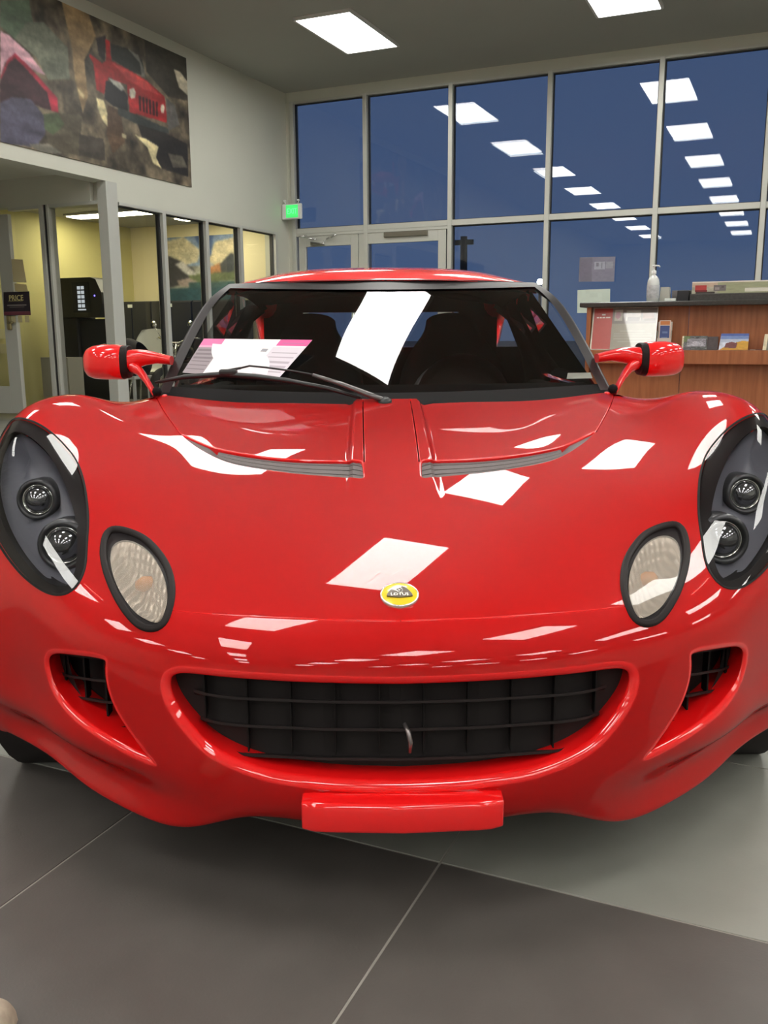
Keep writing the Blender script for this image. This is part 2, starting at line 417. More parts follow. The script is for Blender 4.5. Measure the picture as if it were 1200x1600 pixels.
# rows run from the bottom lip up the nose and over the bonnet to the scuttle,
# columns from the centre line out to the wheel arch lip (metres, car frame)
NET = [
 [(0,.055,.155),(.12,.058,.155),(.24,.07,.155),(.35,.10,.125),(.45,.16,.127),(.55,.24,.135),(.64,.33,.14),(.73,.40,.14),(.79,.435,.14),(.81,.45,.14)],
 [(0,.035,.158),(.12,.038,.158),(.24,.05,.160),(.35,.085,.135),(.455,.145,.137),(.555,.22,.145),(.645,.31,.15),(.735,.385,.15),(.795,.43,.155),(.815,.445,.16)],
 [(0,.012,.19),(.12,.015,.19),(.24,.03,.187),(.355,.065,.18),(.46,.125,.185),(.565,.20,.19),(.655,.295,.19),(.745,.37,.19),(.80,.415,.195),(.82,.435,.20)],
 [(0,.000,.235),(.12,.004,.235),(.245,.02,.235),(.36,.055,.235),(.47,.11,.235),(.575,.185,.24),(.665,.28,.24),(.755,.355,.24),(.81,.41,.24),(.825,.43,.24)],
 [(0,.000,.30),(.12,.005,.30),(.25,.022,.30),(.365,.055,.30),(.475,.105,.30),(.58,.18,.30),(.675,.275,.30),(.77,.35,.30),(.82,.405,.305),(.83,.425,.31)],
 [(0,.006,.36),(.12,.011,.36),(.25,.028,.36),(.37,.06,.36),(.48,.11,.36),(.585,.185,.36),(.685,.28,.36),(.78,.355,.37),(.825,.41,.37),(.835,.43,.37)],
 [(0,.013,.42),(.12,.018,.42),(.25,.035,.42),(.37,.07,.42),(.485,.12,.42),(.59,.195,.42),(.69,.29,.42),(.785,.37,.43),(.83,.425,.43),(.84,.445,.43)],
 [(0,.033,.45),(.12,.038,.45),(.25,.055,.45),(.37,.09,.452),(.485,.14,.455),(.595,.215,.46),(.695,.31,.47),(.79,.40,.48),(.835,.45,.475),(.845,.47,.47)],
 [(0,.085,.475),(.12,.09,.475),(.25,.105,.475),(.375,.14,.478),(.49,.19,.485),(.60,.26,.50),(.70,.35,.52),(.79,.44,.545),(.84,.49,.53),(.85,.51,.51)],
 [(0,.195,.515),(.12,.20,.515),(.25,.215,.515),(.375,.24,.515),(.49,.275,.522),(.60,.33,.545),(.70,.41,.585),(.785,.49,.618),(.84,.54,.59),(.855,.56,.55)],
 [(0,.35,.572),(.12,.355,.572),(.25,.365,.57),(.375,.38,.566),(.49,.40,.575),(.60,.44,.61),(.70,.50,.667),(.78,.56,.705),(.838,.61,.665),(.858,.64,.60)],
 [(0,.55,.637),(.12,.555,.636),(.25,.56,.632),(.375,.57,.627),(.49,.58,.635),(.60,.62,.672),(.695,.66,.735),(.772,.70,.772),(.832,.73,.735),(.86,.75,.63)],
 [(0,.77,.685),(.12,.773,.684),(.25,.78,.681),(.375,.79,.675),(.49,.80,.682),(.60,.82,.712),(.685,.86,.76),(.762,.89,.785),(.825,.90,.735),(.86,.88,.60)],
 [(0,.97,.712),(.12,.974,.712),(.25,.98,.709),(.38,.99,.706),(.49,1.0,.712),(.60,1.01,.725),(.68,1.02,.75),(.755,1.04,.765),(.82,1.05,.71),(.855,1.0,.53)],
 [(0,1.10,.727),(.12,1.105,.727),(.25,1.11,.726),(.38,1.12,.724),(.50,1.13,.731),(.60,1.15,.739),(.675,1.17,.745),(.75,1.19,.738),(.815,1.2,.68),(.85,1.08,.42)],
 [(0,1.19,.735),(.12,1.195,.735),(.25,1.205,.736),(.38,1.225,.736),(.50,1.25,.743),(.61,1.28,.753),(.67,1.30,.745),(.745,1.32,.725),(.81,1.32,.65),(.84,1.12,.2)],
]
NET = np.array(NET, float)          # rows x cols x 3
for _r, _d in {7: (0, .006), 8: (-.004, .014), 9: (-.004, .016), 10: (0, .007), 11: (0, -.008), 12: (0, -.012), 13: (0, -.009), 14: (0, -.006), 15: (0, -.001)}.items():
    NET[_r, :6, 1] += _d[0]*np.array([1, 1, 1, 1, .6, .3])     # blunt nose edge, flat bonnet
    NET[_r, :6, 2] += _d[1]*np.array([1, 1, 1, 1, .7, .3])
# hollow under the side intakes, lobe below it
NET[2, 3:8, 1] += np.array([.006, .019, .026, .023, .012]); NET[2, 4:8, 0] -= np.array([.004, .010, .012, .008])
NET[1, 3:7, 1] -= np.array([.012, .017, .014, .008]); NET[0, 3:7, 1] -= np.array([.006, .008, .006, .003]); NET[3, 4:8, 1] -= np.array([.004, .007, .007, .004])
NET[0:2, 2, 2] += .005; NET[0:2, 3, 2] += .001
NR, NC = NET.shape[0] - 1, NET.shape[1] - 1
INTERP = 0.85

def _pad(P):                        # ghost rows / columns around the net
    P = np.concatenate([2*P[:1]-P[1:2], P, 2*P[-1:]-P[-2:-1]], 0)
    left = P[:, 1:2] * np.array([-1, 1, 1.0])
    return np.concatenate([left, P, 2*P[:, -1:]-P[:, -2:-1]], 1)

def _bs(t):
    return np.stack([(1-t)**3, 3*t**3-6*t**2+4, -3*t**3+3*t**2+3*t+1, t**3], -1)/6.0

def _beval(G, u, v):
    u = np.clip(u, 0, NC-1e-9); v = np.clip(v, 0, NR-1e-9)
    iu = u.astype(int); iv = v.astype(int)
    bu = _bs(u-iu); bv = _bs(v-iv)
    out = np.zeros(u.shape+(3,))
    for a in range(4):
        for b in range(4):
            out += (bv[..., a]*bu[..., b])[..., None]*G[iv+a, iu+b]
    return out

def _fit(P, k):
    C = P.copy()
    vv, uu = np.meshgrid(np.arange(NR+1.0), np.arange(NC+1.0), indexing='ij')
    for _ in range(25):
        C = C + k*0.8*(P-_beval(_pad(C), uu, vv))*1.0
    return C
_raw = _fit(NET, 1.0)
CTRL = _pad(NET*(1-INTERP)+_raw*INTERP)

def sstep(a, b, x):
    t = np.clip((x-a)/(b-a), 0, 1)
    return t*t*(3-2*t)

def base(u, v):
    return _beval(CTRL, np.asarray(u, float), np.asarray(v, float))

def _norm(f, u, v):
    e = 1e-3
    du = f(np.minimum(u+e, NC), v)-f(np.maximum(u-e, 0), v)
    dv = f(u, np.minimum(v+e, NR))-f(u, np.maximum(v-e, 0))
    n = np.cross(du, dv)
    return n/np.maximum(np.linalg.norm(n, axis=-1, keepdims=True), 1e-12)

def disp(p):                        # styling features added along the normal
    x, y, z = np.abs(p[..., 0]), p[..., 1], p[..., 2]
    d = np.zeros(x.shape)
    # raised spine between the two bonnet vents
    w = 0.082
    d += 0.012*(1-sstep(w, w+0.014, x))*sstep(0.40, 0.75, y)
    return d

def S(u, v):
    u = np.asarray(u, float); v = np.asarray(v, float)
    p = base(u, v)
    return p + _norm(base, u, v)*disp(p)[..., None]

def N(u, v):
    return _norm(S, np.asarray(u, float), np.asarray(v, float))

class Loft:
    """C2 surface through a small net of points; sym: first column is the car's centre line"""
    def __init__(s, net, sym=True):
        s.P = np.array(net, float); s.sym = sym; s.nr, s.nc = s.P.shape[0]-1, s.P.shape[1]-1
        C = s.P.copy(); vv, uu = np.meshgrid(np.arange(s.nr+1.0), np.arange(s.nc+1.0), indexing='ij')
        for _ in range(30): C = C+0.8*(s.P-s._ev(s._pad(C), uu, vv))
        s.C = s._pad(C)
    def _pad(s, P):
        P = np.concatenate([2*P[:1]-P[1:2], P, 2*P[-1:]-P[-2:-1]], 0)
        L = P[:, 1:2]*np.array([-1, 1, 1.0]) if s.sym else 2*P[:, :1]-P[:, 1:2]
        return np.concatenate([L, P, 2*P[:, -1:]-P[:, -2:-1]], 1)
    def _ev(s, G, u, v):
        u = np.clip(np.asarray(u, float), 0, s.nc-1e-9); v = np.clip(np.asarray(v, float), 0, s.nr-1e-9)
        iu, iv = u.astype(int), v.astype(int); bu, bv = _bs(u-iu), _bs(v-iv); out = np.zeros(u.shape+(3,))
        for a in range(4):
            for b in range(4): out += (bv[..., a]*bu[..., b])[..., None]*G[iv+a, iu+b]
        return out
    def S(s, u, v): return s._ev(s.C, u, v)
    def N(s, u, v):
        u = np.asarray(u, float); v = np.asarray(v, float); e = 1e-3
        n = np.cross(s.S(np.minimum(u+e, s.nc), v)-s.S(np.maximum(u-e, 0), v), s.S(u, np.minimum(v+e, s.nr))-s.S(u, np.maximum(v-e, 0)))
        return n/np.maximum(np.linalg.norm(n, axis=-1, keepdims=True), 1e-12)
    def grid(s, u0, u1, v0, v1, nu, nv, off=0.0):
        U, V = np.meshgrid(np.linspace(u0, u1, nu), np.linspace(v0, v1, nv), indexing='ij')
        P, Nn = s.S(U, V), s.N(U, V); P = P+Nn*off
        F = [(i*nv+j, (i+1)*nv+j, (i+1)*nv+j+1, i*nv+j+1) for i in range(nu-1) for j in range(nv-1)]
        return P.reshape(-1, 3), Nn.reshape(-1, 3), np.array(F)

def _ws(xc):
    rows = []
    for (yc, zc), (xe, ye, ze) in zip(((1.20, .738), (1.38, .858), (1.56, .974), (1.738, 1.085)), ((.649, 1.355, .752), (.610, 1.53, .890), (.563, 1.705, 1.015), (.512, 1.86, 1.083))):
        rows.append([(xe*s, yc+(ye-yc)*s**1.85, zc+(ze-zc)*s**1.85) for s in (0, .35, .65, .87, 1)])
    return rows
WS = Loft(_ws(0))
ROOF = Loft([
 [(0, 1.73, 1.088), (.17, 1.738, 1.088), (.32, 1.785, 1.086), (.42, 1.825, 1.083), (.512, 1.865, 1.076), (.524, 1.875, 1.050)],
 [(0, 1.81, 1.122), (.17, 1.815, 1.121), (.32, 1.86, 1.115), (.42, 1.895, 1.103), (.505, 1.93, 1.086), (.524, 1.94, 1.054)],
 [(0, 1.98, 1.146), (.17, 1.985, 1.144), (.32, 2.01, 1.134), (.42, 2.03, 1.113), (.495, 2.05, 1.088), (.517, 2.05, 1.055)],
 [(0, 2.20, 1.142), (.17, 2.20, 1.140), (.32, 2.20, 1.128), (.41, 2.20, 1.104), (.47, 2.20, 1.080), (.50, 2.20, 1.05)],
 [(0, 2.42, 1.105), (.17, 2.42, 1.103), (.32, 2.42, 1.092), (.40, 2.42, 1.075), (.455, 2.42, 1.055), (.49, 2.42, 1.03)]])

# ================================================================ CAR
M_red = mat('red_paint', (0.80, 0.006, 0.007), 0.45, coat=1.0, coat_rough=0.012, spec=0.15)
M_red.node_tree.nodes['Principled BSDF'].inputs['Coat IOR'].default_value = 1.62
M_rubber = mat('grey_rubber', (0.014, 0.010, 0.010), 0.5, spec=.15)
M_gloss = mat('gloss_black', (0.008, 0.005, 0.006), 0.4, coat=0.15, spec=.2)
M_grille = mat('grille_plastic', (0.016, 0.012, 0.012), 0.6, spec=.3)
M_vent = mat('vent_plastic', (0.135, 0.115, 0.115), 0.6, spec=.3)
M_void = mat('engine_void', (0.012, 0.008, 0.008), 0.8)
M_lens = glass('lamp_lens', (0.98, 0.98, 0.98), 1.45, 0.75)
M_bucket = mat('lamp_bucket', (0.10, 0.10, 0.125), 0.4)
M_refl = mat('lamp_reflector', (0.75, 0.73, 0.70), 0.2, metal=.9)
M_tyre = mat('tyre_rubber', (0.02, 0.02, 0.02), 0.8)
M_rim = mat('silver_wheel', (0.55, 0.55, 0.56), 0.3, metal=.8)

car = empty('sports_car', CAR_LOC, CAR_YAW, 'glossy red two-seat sports car with round headlamps parked on the showroom floor', 'car')

# LOOPS_UV (car-surface coordinates of every styling line)
LOOPS_UV = {
 'head': [[7.1672,10.6311],[6.9884,10.6187],[6.8385,10.6216],[6.706,10.6307],[6.5854,10.6419],[6.4738,10.6531],[6.3691,10.663],[6.27,10.6709],[6.1755,10.6765],[6.0852,10.6792],[5.9984,10.6781],[5.9148,10.6734],[5.834,10.6653],[5.7556,10.6547],[5.6792,10.6418],[5.6048,10.6265],[5.5324,10.6076],[5.4626,10.5833],[5.3959,10.5527],[5.3326,10.5159],[5.2725,10.4737],[5.2155,10.4269],[5.1613,10.3763],[5.1099,10.3223],[5.0611,10.2651],[5.0149,10.2051],[4.971,10.1426],[4.9292,10.0779],[4.8894,10.0112],[4.8515,9.9424],[4.8157,9.8715],[4.7819,9.7984],[4.7505,9.723],[4.7217,9.6451],[4.6955,9.5645],[4.6715,9.4815],[4.6491,9.3962],[4.6274,9.3087],[4.6056,9.219],[4.5829,9.1271],[4.5593,9.0327],[4.5355,8.9351],[4.513,8.8339],[4.4937,8.7286],[4.4789,8.6192],[4.4696,8.5061],[4.4667,8.39],[4.4715,8.2718],[4.4854,8.1529],[4.5091,8.0349],[4.5429,7.9198],[4.5875,7.8109],[4.6436,7.7132],[4.7108,7.6317],[4.7869,7.5682],[4.869,7.5211],[4.9549,7.4891],[5.0429,7.4723],[5.1319,7.4694],[5.2212,7.477],[5.3108,7.4912],[5.4005,7.51],[5.49,7.5325],[5.5789,7.5586],[5.6666,7.5882],[5.7527,7.6209],[5.8373,7.6558],[5.9202,7.6922],[6.0016,7.7292],[6.0815,7.7667],[6.1603,7.8044],[6.2383,7.8426],[6.3158,7.8815],[6.3933,7.9214],[6.471,7.9628],[6.5493,8.0062],[6.6285,8.0522],[6.7092,8.1014],[6.792,8.1546],[6.8778,8.213],[6.9674,8.2781],[7.0617,8.3519],[7.1618,8.436],[7.2687,8.532],[7.3845,8.6419],[7.5142,8.7684],[7.6707,8.9185],[7.8537,9.0924],[8.0084,9.2614],[8.0738,9.3897],[8.0666,9.4794],[8.0407,9.5569],[8.017,9.6355],[7.9934,9.7141],[7.9686,9.7904],[7.9449,9.8643],[7.9235,9.9359],[7.9066,10.0074],[7.8942,10.0814],[7.8795,10.1553],[7.8581,10.2257],[7.8333,10.2926],[7.8107,10.3583],[7.7905,10.424],[7.7679,10.4897],[7.742,10.5554],[7.7138,10.6199],[7.6664,10.6717],[7.5568,10.6868],[7.3729,10.6623]],
 'fog': [[4.2899,9.651],[4.233,9.6809],[4.1696,9.6957],[4.1037,9.6999],[4.0368,9.6965],[3.9694,9.6875],[3.9017,9.6731],[3.834,9.6521],[3.7668,9.6229],[3.7005,9.5848],[3.6358,9.5379],[3.5728,9.484],[3.5117,9.4246],[3.4525,9.3609],[3.3951,9.2937],[3.3396,9.2234],[3.2866,9.1499],[3.2364,9.0733],[3.1897,8.9933],[3.1469,8.9101],[3.1085,8.8241],[3.0744,8.7356],[3.0444,8.645],[3.0183,8.5526],[2.9961,8.4584],[2.978,8.3621],[2.9645,8.2633],[2.956,8.1617],[2.9525,8.0568],[2.9535,7.948],[2.9585,7.8346],[2.9674,7.7165],[2.9809,7.5943],[3.001,7.4709],[3.0301,7.353],[3.0696,7.2498],[3.1177,7.1687],[3.1713,7.1142],[3.2277,7.0878],[3.2845,7.0885],[3.34,7.1138],[3.3929,7.1604],[3.4424,7.2244],[3.4887,7.301],[3.5325,7.3853],[3.5748,7.4733],[3.6165,7.5629],[3.6581,7.6527],[3.6998,7.7424],[3.7418,7.8319],[3.7839,7.9216],[3.8263,8.0117],[3.8688,8.1021],[3.9117,8.1926],[3.9548,8.2831],[3.9981,8.3735],[4.0412,8.4639],[4.0837,8.5544],[4.1253,8.645],[4.1655,8.7357],[4.2037,8.8264],[4.239,8.917],[4.2703,9.0077],[4.2971,9.0981],[4.3196,9.1879],[4.3381,9.2766],[4.3521,9.3643],[4.3594,9.4504],[4.355,9.5318],[4.3325,9.6011]],
 'vent': [[4.0474,12.363],[4.0183,12.3738],[3.946,12.3513],[3.8615,12.3173],[3.7766,12.2819],[3.6919,12.2454],[3.6074,12.207],[3.5235,12.1677],[3.4404,12.129],[3.3583,12.092],[3.2773,12.0577],[3.1975,12.0263],[3.1188,11.9975],[3.0411,11.9707],[2.9644,11.9449],[2.8886,11.9196],[2.8135,11.8947],[2.7393,11.8701],[2.6658,11.8458],[2.5931,11.8217],[2.5211,11.7981],[2.4499,11.7748],[2.3794,11.7522],[2.3097,11.7305],[2.2409,11.7098],[2.1729,11.6903],[2.1057,11.672],[2.0392,11.655],[1.9735,11.6393],[1.9085,11.6248],[1.8441,11.6114],[1.7801,11.5991],[1.7167,11.5876],[1.6535,11.5772],[1.5906,11.5679],[1.528,11.5595],[1.4655,11.5521],[1.403,11.5455],[1.3405,11.5396],[1.2779,11.5344],[1.2152,11.5297],[1.1522,11.5257],[1.089,11.5222],[1.0254,11.5195],[0.9615,11.5179],[0.897,11.5152],[0.8314,11.5017],[0.7645,11.4694],[0.6971,11.4316],[0.6307,11.4109],[0.569,11.4034],[0.5232,11.3815],[0.5001,11.3275],[0.4913,11.2489],[0.4854,11.1627],[0.4798,11.0799],[0.4803,11.0118],[0.4994,10.9717],[0.543,10.9598],[0.6019,10.9631],[0.6646,10.9742],[0.7277,10.9947],[0.791,11.0197],[0.8538,11.0384],[0.9157,11.0492],[0.9772,11.0576],[1.0383,11.0662],[1.0991,11.0752],[1.1597,11.0843],[1.22,11.0937],[1.2802,11.1035],[1.3403,11.1136],[1.4004,11.1242],[1.4604,11.1353],[1.5206,11.1471],[1.5808,11.1596],[1.6413,11.1728],[1.702,11.1869],[1.7631,11.2017],[1.8245,11.2173],[1.8864,11.2335],[1.9488,11.2504],[2.0118,11.268],[2.0754,11.2863],[2.1398,11.3053],[2.2049,11.325],[2.2708,11.3454],[2.3374,11.3665],[2.4048,11.3883],[2.473,11.4108],[2.5421,11.4343],[2.6121,11.4592],[2.6831,11.4861],[2.7551,11.5155],[2.8282,11.5476],[2.9023,11.5827],[2.9773,11.621],[3.0533,11.6623],[3.1301,11.7062],[3.2078,11.7519],[3.2862,11.7991],[3.3653,11.8476],[3.4452,11.8973],[3.5258,11.9482],[3.6072,12.0008],[3.6893,12.0557],[3.7721,12.1139],[3.8557,12.176],[3.9398,12.2435],[4.014,12.3126]],
 'intake': [[5.0686,5.5723],[4.9647,5.6557],[4.8555,5.711],[4.7492,5.7504],[4.647,5.7838],[4.5483,5.8148],[4.4529,5.8437],[4.3606,5.8699],[4.2714,5.8925],[4.1851,5.9106],[4.1017,5.9227],[4.0216,5.9258],[3.9479,5.9109],[3.8906,5.8633],[3.8618,5.7759],[3.8613,5.6606],[3.8726,5.5368],[3.8802,5.4151],[3.8812,5.2961],[3.8786,5.1783],[3.8729,5.061],[3.8632,4.9445],[3.8491,4.8292],[3.831,4.7155],[3.8094,4.6042],[3.7841,4.4966],[3.7552,4.3937],[3.7226,4.296],[3.6874,4.2031],[3.6506,4.1138],[3.613,4.0272],[3.5749,3.9429],[3.5362,3.8607],[3.4973,3.7798],[3.4582,3.6995],[3.4187,3.62],[3.3782,3.5416],[3.3369,3.4638],[3.2959,3.3846],[3.2597,3.3011],[3.2416,3.2181],[3.2571,3.1574],[3.3053,3.1387],[3.3689,3.1534],[3.4345,3.1805],[3.4997,3.2099],[3.5648,3.2399],[3.6298,3.2709],[3.6944,3.3035],[3.7588,3.3375],[3.8233,3.3719],[3.8882,3.4058],[3.9539,3.4391],[4.0202,3.4718],[4.087,3.5047],[4.1542,3.5382],[4.222,3.5724],[4.2904,3.6073],[4.3596,3.6428],[4.4298,3.6788],[4.5007,3.7162],[4.5722,3.7554],[4.6438,3.7971],[4.7153,3.842],[4.7857,3.8914],[4.8543,3.9463],[4.9202,4.0074],[4.9829,4.075],[5.0413,4.1499],[5.0938,4.2335],[5.1381,4.3274],[5.1727,4.4326],[5.1977,4.5479],[5.2149,4.6704],[5.2266,4.7969],[5.2339,4.9253],[5.2358,5.0553],[5.2282,5.1883],[5.2035,5.3248],[5.1516,5.4579]],
 'head_in': [[7.0328,10.315],[6.8919,10.3308],[6.7517,10.3386],[6.6221,10.345],[6.5042,10.352],[6.3957,10.3572],[6.2945,10.3586],[6.1994,10.3564],[6.1091,10.3516],[6.0232,10.3436],[5.9416,10.3309],[5.8645,10.3124],[5.7916,10.2882],[5.7223,10.2595],[5.6557,10.2275],[5.5913,10.1931],[5.5287,10.1567],[5.4676,10.1184],[5.4081,10.078],[5.3505,10.0349],[5.2951,9.9887],[5.2421,9.9392],[5.1913,9.8866],[5.1426,9.831],[5.0957,9.7727],[5.0509,9.7112],[5.0084,9.6464],[4.9688,9.578],[4.9321,9.5056],[4.8984,9.4294],[4.8672,9.3496],[4.8379,9.2665],[4.8099,9.1799],[4.783,9.0899],[4.757,8.996],[4.7325,8.8979],[4.7101,8.7951],[4.6908,8.6876],[4.6751,8.5754],[4.6638,8.459],[4.6585,8.3388],[4.6623,8.2164],[4.6809,8.0961],[4.7196,7.9871],[4.7792,7.9005],[4.8544,7.8435],[4.9381,7.8156],[5.0252,7.809],[5.1136,7.8156],[5.2022,7.8312],[5.2904,7.8544],[5.3776,7.8844],[5.4636,7.9193],[5.5487,7.9569],[5.633,7.9957],[5.7165,8.0346],[5.799,8.0733],[5.8804,8.1115],[5.9604,8.1494],[6.0389,8.1869],[6.116,8.2246],[6.1918,8.263],[6.2664,8.3027],[6.3401,8.3441],[6.4133,8.3876],[6.486,8.4336],[6.5584,8.4827],[6.6305,8.5353],[6.7023,8.5921],[6.774,8.6534],[6.8459,8.7195],[6.918,8.7909],[6.9896,8.8682],[7.059,8.9515],[7.1244,9.0403],[7.1838,9.1333],[7.2362,9.2291],[7.282,9.3264],[7.3227,9.4244],[7.3597,9.5227],[7.3934,9.6209],[7.423,9.7181],[7.4457,9.813],[7.4576,9.9033],[7.4547,9.9869],[7.4339,10.0624],[7.3943,10.1297],[7.3364,10.1896],[7.2591,10.2424],[7.1584,10.2855]],
 'fog_in': [[4.0601,9.4526],[4.005,9.4759],[3.9452,9.4833],[3.8829,9.477],[3.8197,9.4598],[3.7568,9.4327],[3.6947,9.3966],[3.6339,9.3529],[3.5747,9.3028],[3.5175,9.247],[3.4628,9.1856],[3.4108,9.1193],[3.3613,9.0491],[3.3142,8.9761],[3.2698,8.9006],[3.2283,8.8225],[3.1901,8.7421],[3.1555,8.6592],[3.1245,8.5742],[3.0973,8.487],[3.0739,8.3976],[3.0548,8.3057],[3.0406,8.2111],[3.0314,8.1134],[3.0273,8.0122],[3.0281,7.9074],[3.034,7.799],[3.0458,7.6875],[3.0647,7.5762],[3.0935,7.4761],[3.1334,7.4074],[3.1817,7.3845],[3.233,7.3994],[3.2843,7.4331],[3.3349,7.4741],[3.3848,7.5212],[3.4332,7.5757],[3.4798,7.6384],[3.5244,7.7081],[3.5675,7.7829],[3.61,7.8604],[3.6524,7.9391],[3.695,8.0185],[3.7379,8.0983],[3.781,8.1787],[3.8239,8.2601],[3.8664,8.3425],[3.908,8.4262],[3.9485,8.5111],[3.9872,8.5972],[4.024,8.6842],[4.0586,8.7719],[4.0906,8.8598],[4.1192,8.9478],[4.1434,9.0357],[4.1615,9.123],[4.1706,9.2084],[4.1661,9.2884],[4.1448,9.3579],[4.108,9.4131]],
 'grille': [[0.0,5.8874],[0.1297,5.8898],[0.1924,5.892],[0.2549,5.8937],[0.3172,5.8951],[0.3794,5.8964],[0.4414,5.8975],[0.5031,5.8985],[0.5646,5.8997],[0.6257,5.9009],[0.6865,5.9024],[0.747,5.9039],[0.8071,5.9054],[0.8668,5.9069],[0.9261,5.9083],[0.9849,5.9097],[1.0434,5.9111],[1.1014,5.9126],[1.1591,5.9142],[1.2166,5.9159],[1.2738,5.9177],[1.331,5.9197],[1.388,5.922],[1.445,5.9244],[1.502,5.927],[1.5592,5.9297],[1.6165,5.9324],[1.674,5.935],[1.7318,5.9376],[1.79,5.9401],[1.8486,5.9424],[1.9078,5.9445],[1.9675,5.9463],[2.028,5.9479],[2.0891,5.9493],[2.151,5.9509],[2.2137,5.9531],[2.277,5.9557],[2.341,5.9584],[2.4058,5.9608],[2.4713,5.9627],[2.5375,5.9634],[2.6045,5.9622],[2.6721,5.9577],[2.7404,5.9478],[2.8087,5.9249],[2.8755,5.8802],[2.9383,5.812],[2.9912,5.72],[3.028,5.6071],[3.0481,5.4844],[3.055,5.361],[3.0516,5.2402],[3.0405,5.1224],[3.0243,5.0065],[3.0038,4.8924],[2.9791,4.7809],[2.9504,4.6726],[2.9189,4.5675],[2.885,4.4657],[2.8486,4.3676],[2.8102,4.2733],[2.7706,4.1817],[2.7304,4.092],[2.6896,4.0047],[2.6473,3.9213],[2.6026,3.843],[2.5551,3.7709],[2.505,3.7049],[2.4528,3.6442],[2.3989,3.5887],[2.3437,3.5375],[2.2876,3.4901],[2.2309,3.4459],[2.1737,3.4047],[2.1164,3.366],[2.0589,3.3297],[2.0015,3.2951],[1.9442,3.2615],[1.8873,3.2285],[1.8304,3.1967],[1.7733,3.1667],[1.7159,3.1395],[1.6581,3.1152],[1.6,3.0941],[1.5414,3.0761],[1.4826,3.0606],[1.4237,3.0468],[1.3646,3.0341],[1.3053,3.0223],[1.2459,3.0109],[1.1864,2.9997],[1.1266,2.9886],[1.0666,2.9774],[1.0063,2.9663],[0.9457,2.9559],[0.8847,2.9464],[0.8234,2.9379],[0.7618,2.9303],[0.7,2.9233],[0.638,2.917],[0.5757,2.9112],[0.5133,2.9062],[0.4507,2.9023],[0.3879,2.8993],[0.325,2.897],[0.2621,2.8949],[0.199,2.8925],[0.1359,2.8896],[0.0,2.886]],
 'seam': [[0.0,7.8136],[0.1287,7.8174],[0.2062,7.8206],[0.2836,7.8233],[0.3608,7.8255],[0.4377,7.8274],[0.5143,7.829],[0.5905,7.8305],[0.6663,7.8318],[0.7417,7.8332],[0.8165,7.8347],[0.8908,7.8365],[0.9646,7.8386],[1.0377,7.8411],[1.1103,7.8442],[1.1825,7.8475],[1.2543,7.851],[1.3258,7.8545],[1.3971,7.8581],[1.4684,7.8615],[1.5396,7.8647],[1.6108,7.8676],[1.6822,7.87],[1.7538,7.8718],[1.8257,7.8729],[1.8979,7.8733],[1.9707,7.8729],[2.044,7.8717],[2.1179,7.8696],[2.1926,7.8668],[2.268,7.8632],[2.3441,7.8593],[2.4212,7.8549],[2.4991,7.8505],[2.578,7.8466],[2.658,7.8436],[2.739,7.8413],[2.8212,7.8392],[2.9045,7.8365],[2.9891,7.8323]],
 'seam2': [[4.0181,7.7963],[4.0604,7.8348],[4.1033,7.872],[4.1467,7.9087],[4.1904,7.9455],[4.2342,7.9832],[4.2779,8.0222],[4.3219,8.0617],[4.3663,8.1011],[4.4114,8.1394]],
 'panel': [[5.9814,15.0],[5.9273,15.0],[5.4205,14.6854],[5.2286,14.3259],[5.0808,14.0423],[4.9504,13.7951],[4.8325,13.5693],[4.7252,13.3619],[4.6261,13.1743],[4.5328,13.0066],[4.4431,12.8592],[4.3567,12.7293],[4.2731,12.6133],[4.1921,12.5079],[4.1131,12.4103],[4.0361,12.3186]],
 'rib': [[0.5396,15.0],[0.5356,13.9372],[0.5314,13.5375],[0.5275,13.2144],[0.5239,12.9493],[0.5205,12.7252],[0.5172,12.5287],[0.5141,12.3521],[0.5111,12.1906],[0.5081,12.0412],[0.5052,11.9016],[0.5023,11.7732],[0.4997,11.6556],[0.4972,11.5459],[0.4948,11.4421],[0.4926,11.3429]],
 'panel_center': [2.2549, 13.1455],
 'badge': [0.0019, 8.4401],
}


def arr(k): return np.array(LOOPS_UV[k], float)

def inside(poly, P):
    x, y = P[:, 0], P[:, 1]; r = np.zeros(len(P), bool)
    n = len(poly)
    for i in range(n):
        x0, y0 = poly[i]; x1, y1 = poly[(i+1) % n]
        if y0 == y1: continue
        c = ((y0 > y) != (y1 > y)) & (x < (x1-x0)*(y-y0)/(y1-y0)+x0)
        r ^= c
    return r

def dist_poly(poly, P, closed=True):
    A = poly; Bq = np.roll(poly, -1, 0)
    if not closed: A, Bq = poly[:-1], poly[1:]
    d = np.full(len(P), 1e9)
    for a, b in zip(A, Bq):
        ab = b-a; t = np.clip(((P-a)@ab)/max(ab@ab, 1e-12), 0, 1)
        d = np.minimum(d, np.linalg.norm(P-(a+t[:, None]*ab), axis=1))
    return d

def strip(line, w):
    """thin closed polygon around a uv polyline; w in metres, measured on the surface"""
    line = np.asarray(line, float)
    e = 1e-3
    u, v = line[:, 0], line[:, 1]
    Su = (S(np.minimum(u+e, NC), v)-S(np.maximum(u-e, 0), v))/(np.minimum(u+e, NC)-np.maximum(u-e, 0))[:, None]
    Sv = (S(u, np.minimum(v+e, NR))-S(u, np.maximum(v-e, 0)))/(np.minimum(v+e, NR)-np.maximum(v-e, 0))[:, None]
    lu, lv = np.linalg.norm(Su, axis=1), np.linalg.norm(Sv, axis=1)
    T = np.gradient(line, axis=0); Tm = T*np.stack([lu, lv], 1); Tm /= np.linalg.norm(Tm, axis=1, keepdims=True)
    Nn = np.stack([-Tm[:, 1]/lu, Tm[:, 0]/lv], 1)*w/2
    return np.concatenate([line+Nn, (line-Nn)[::-1]], 0)

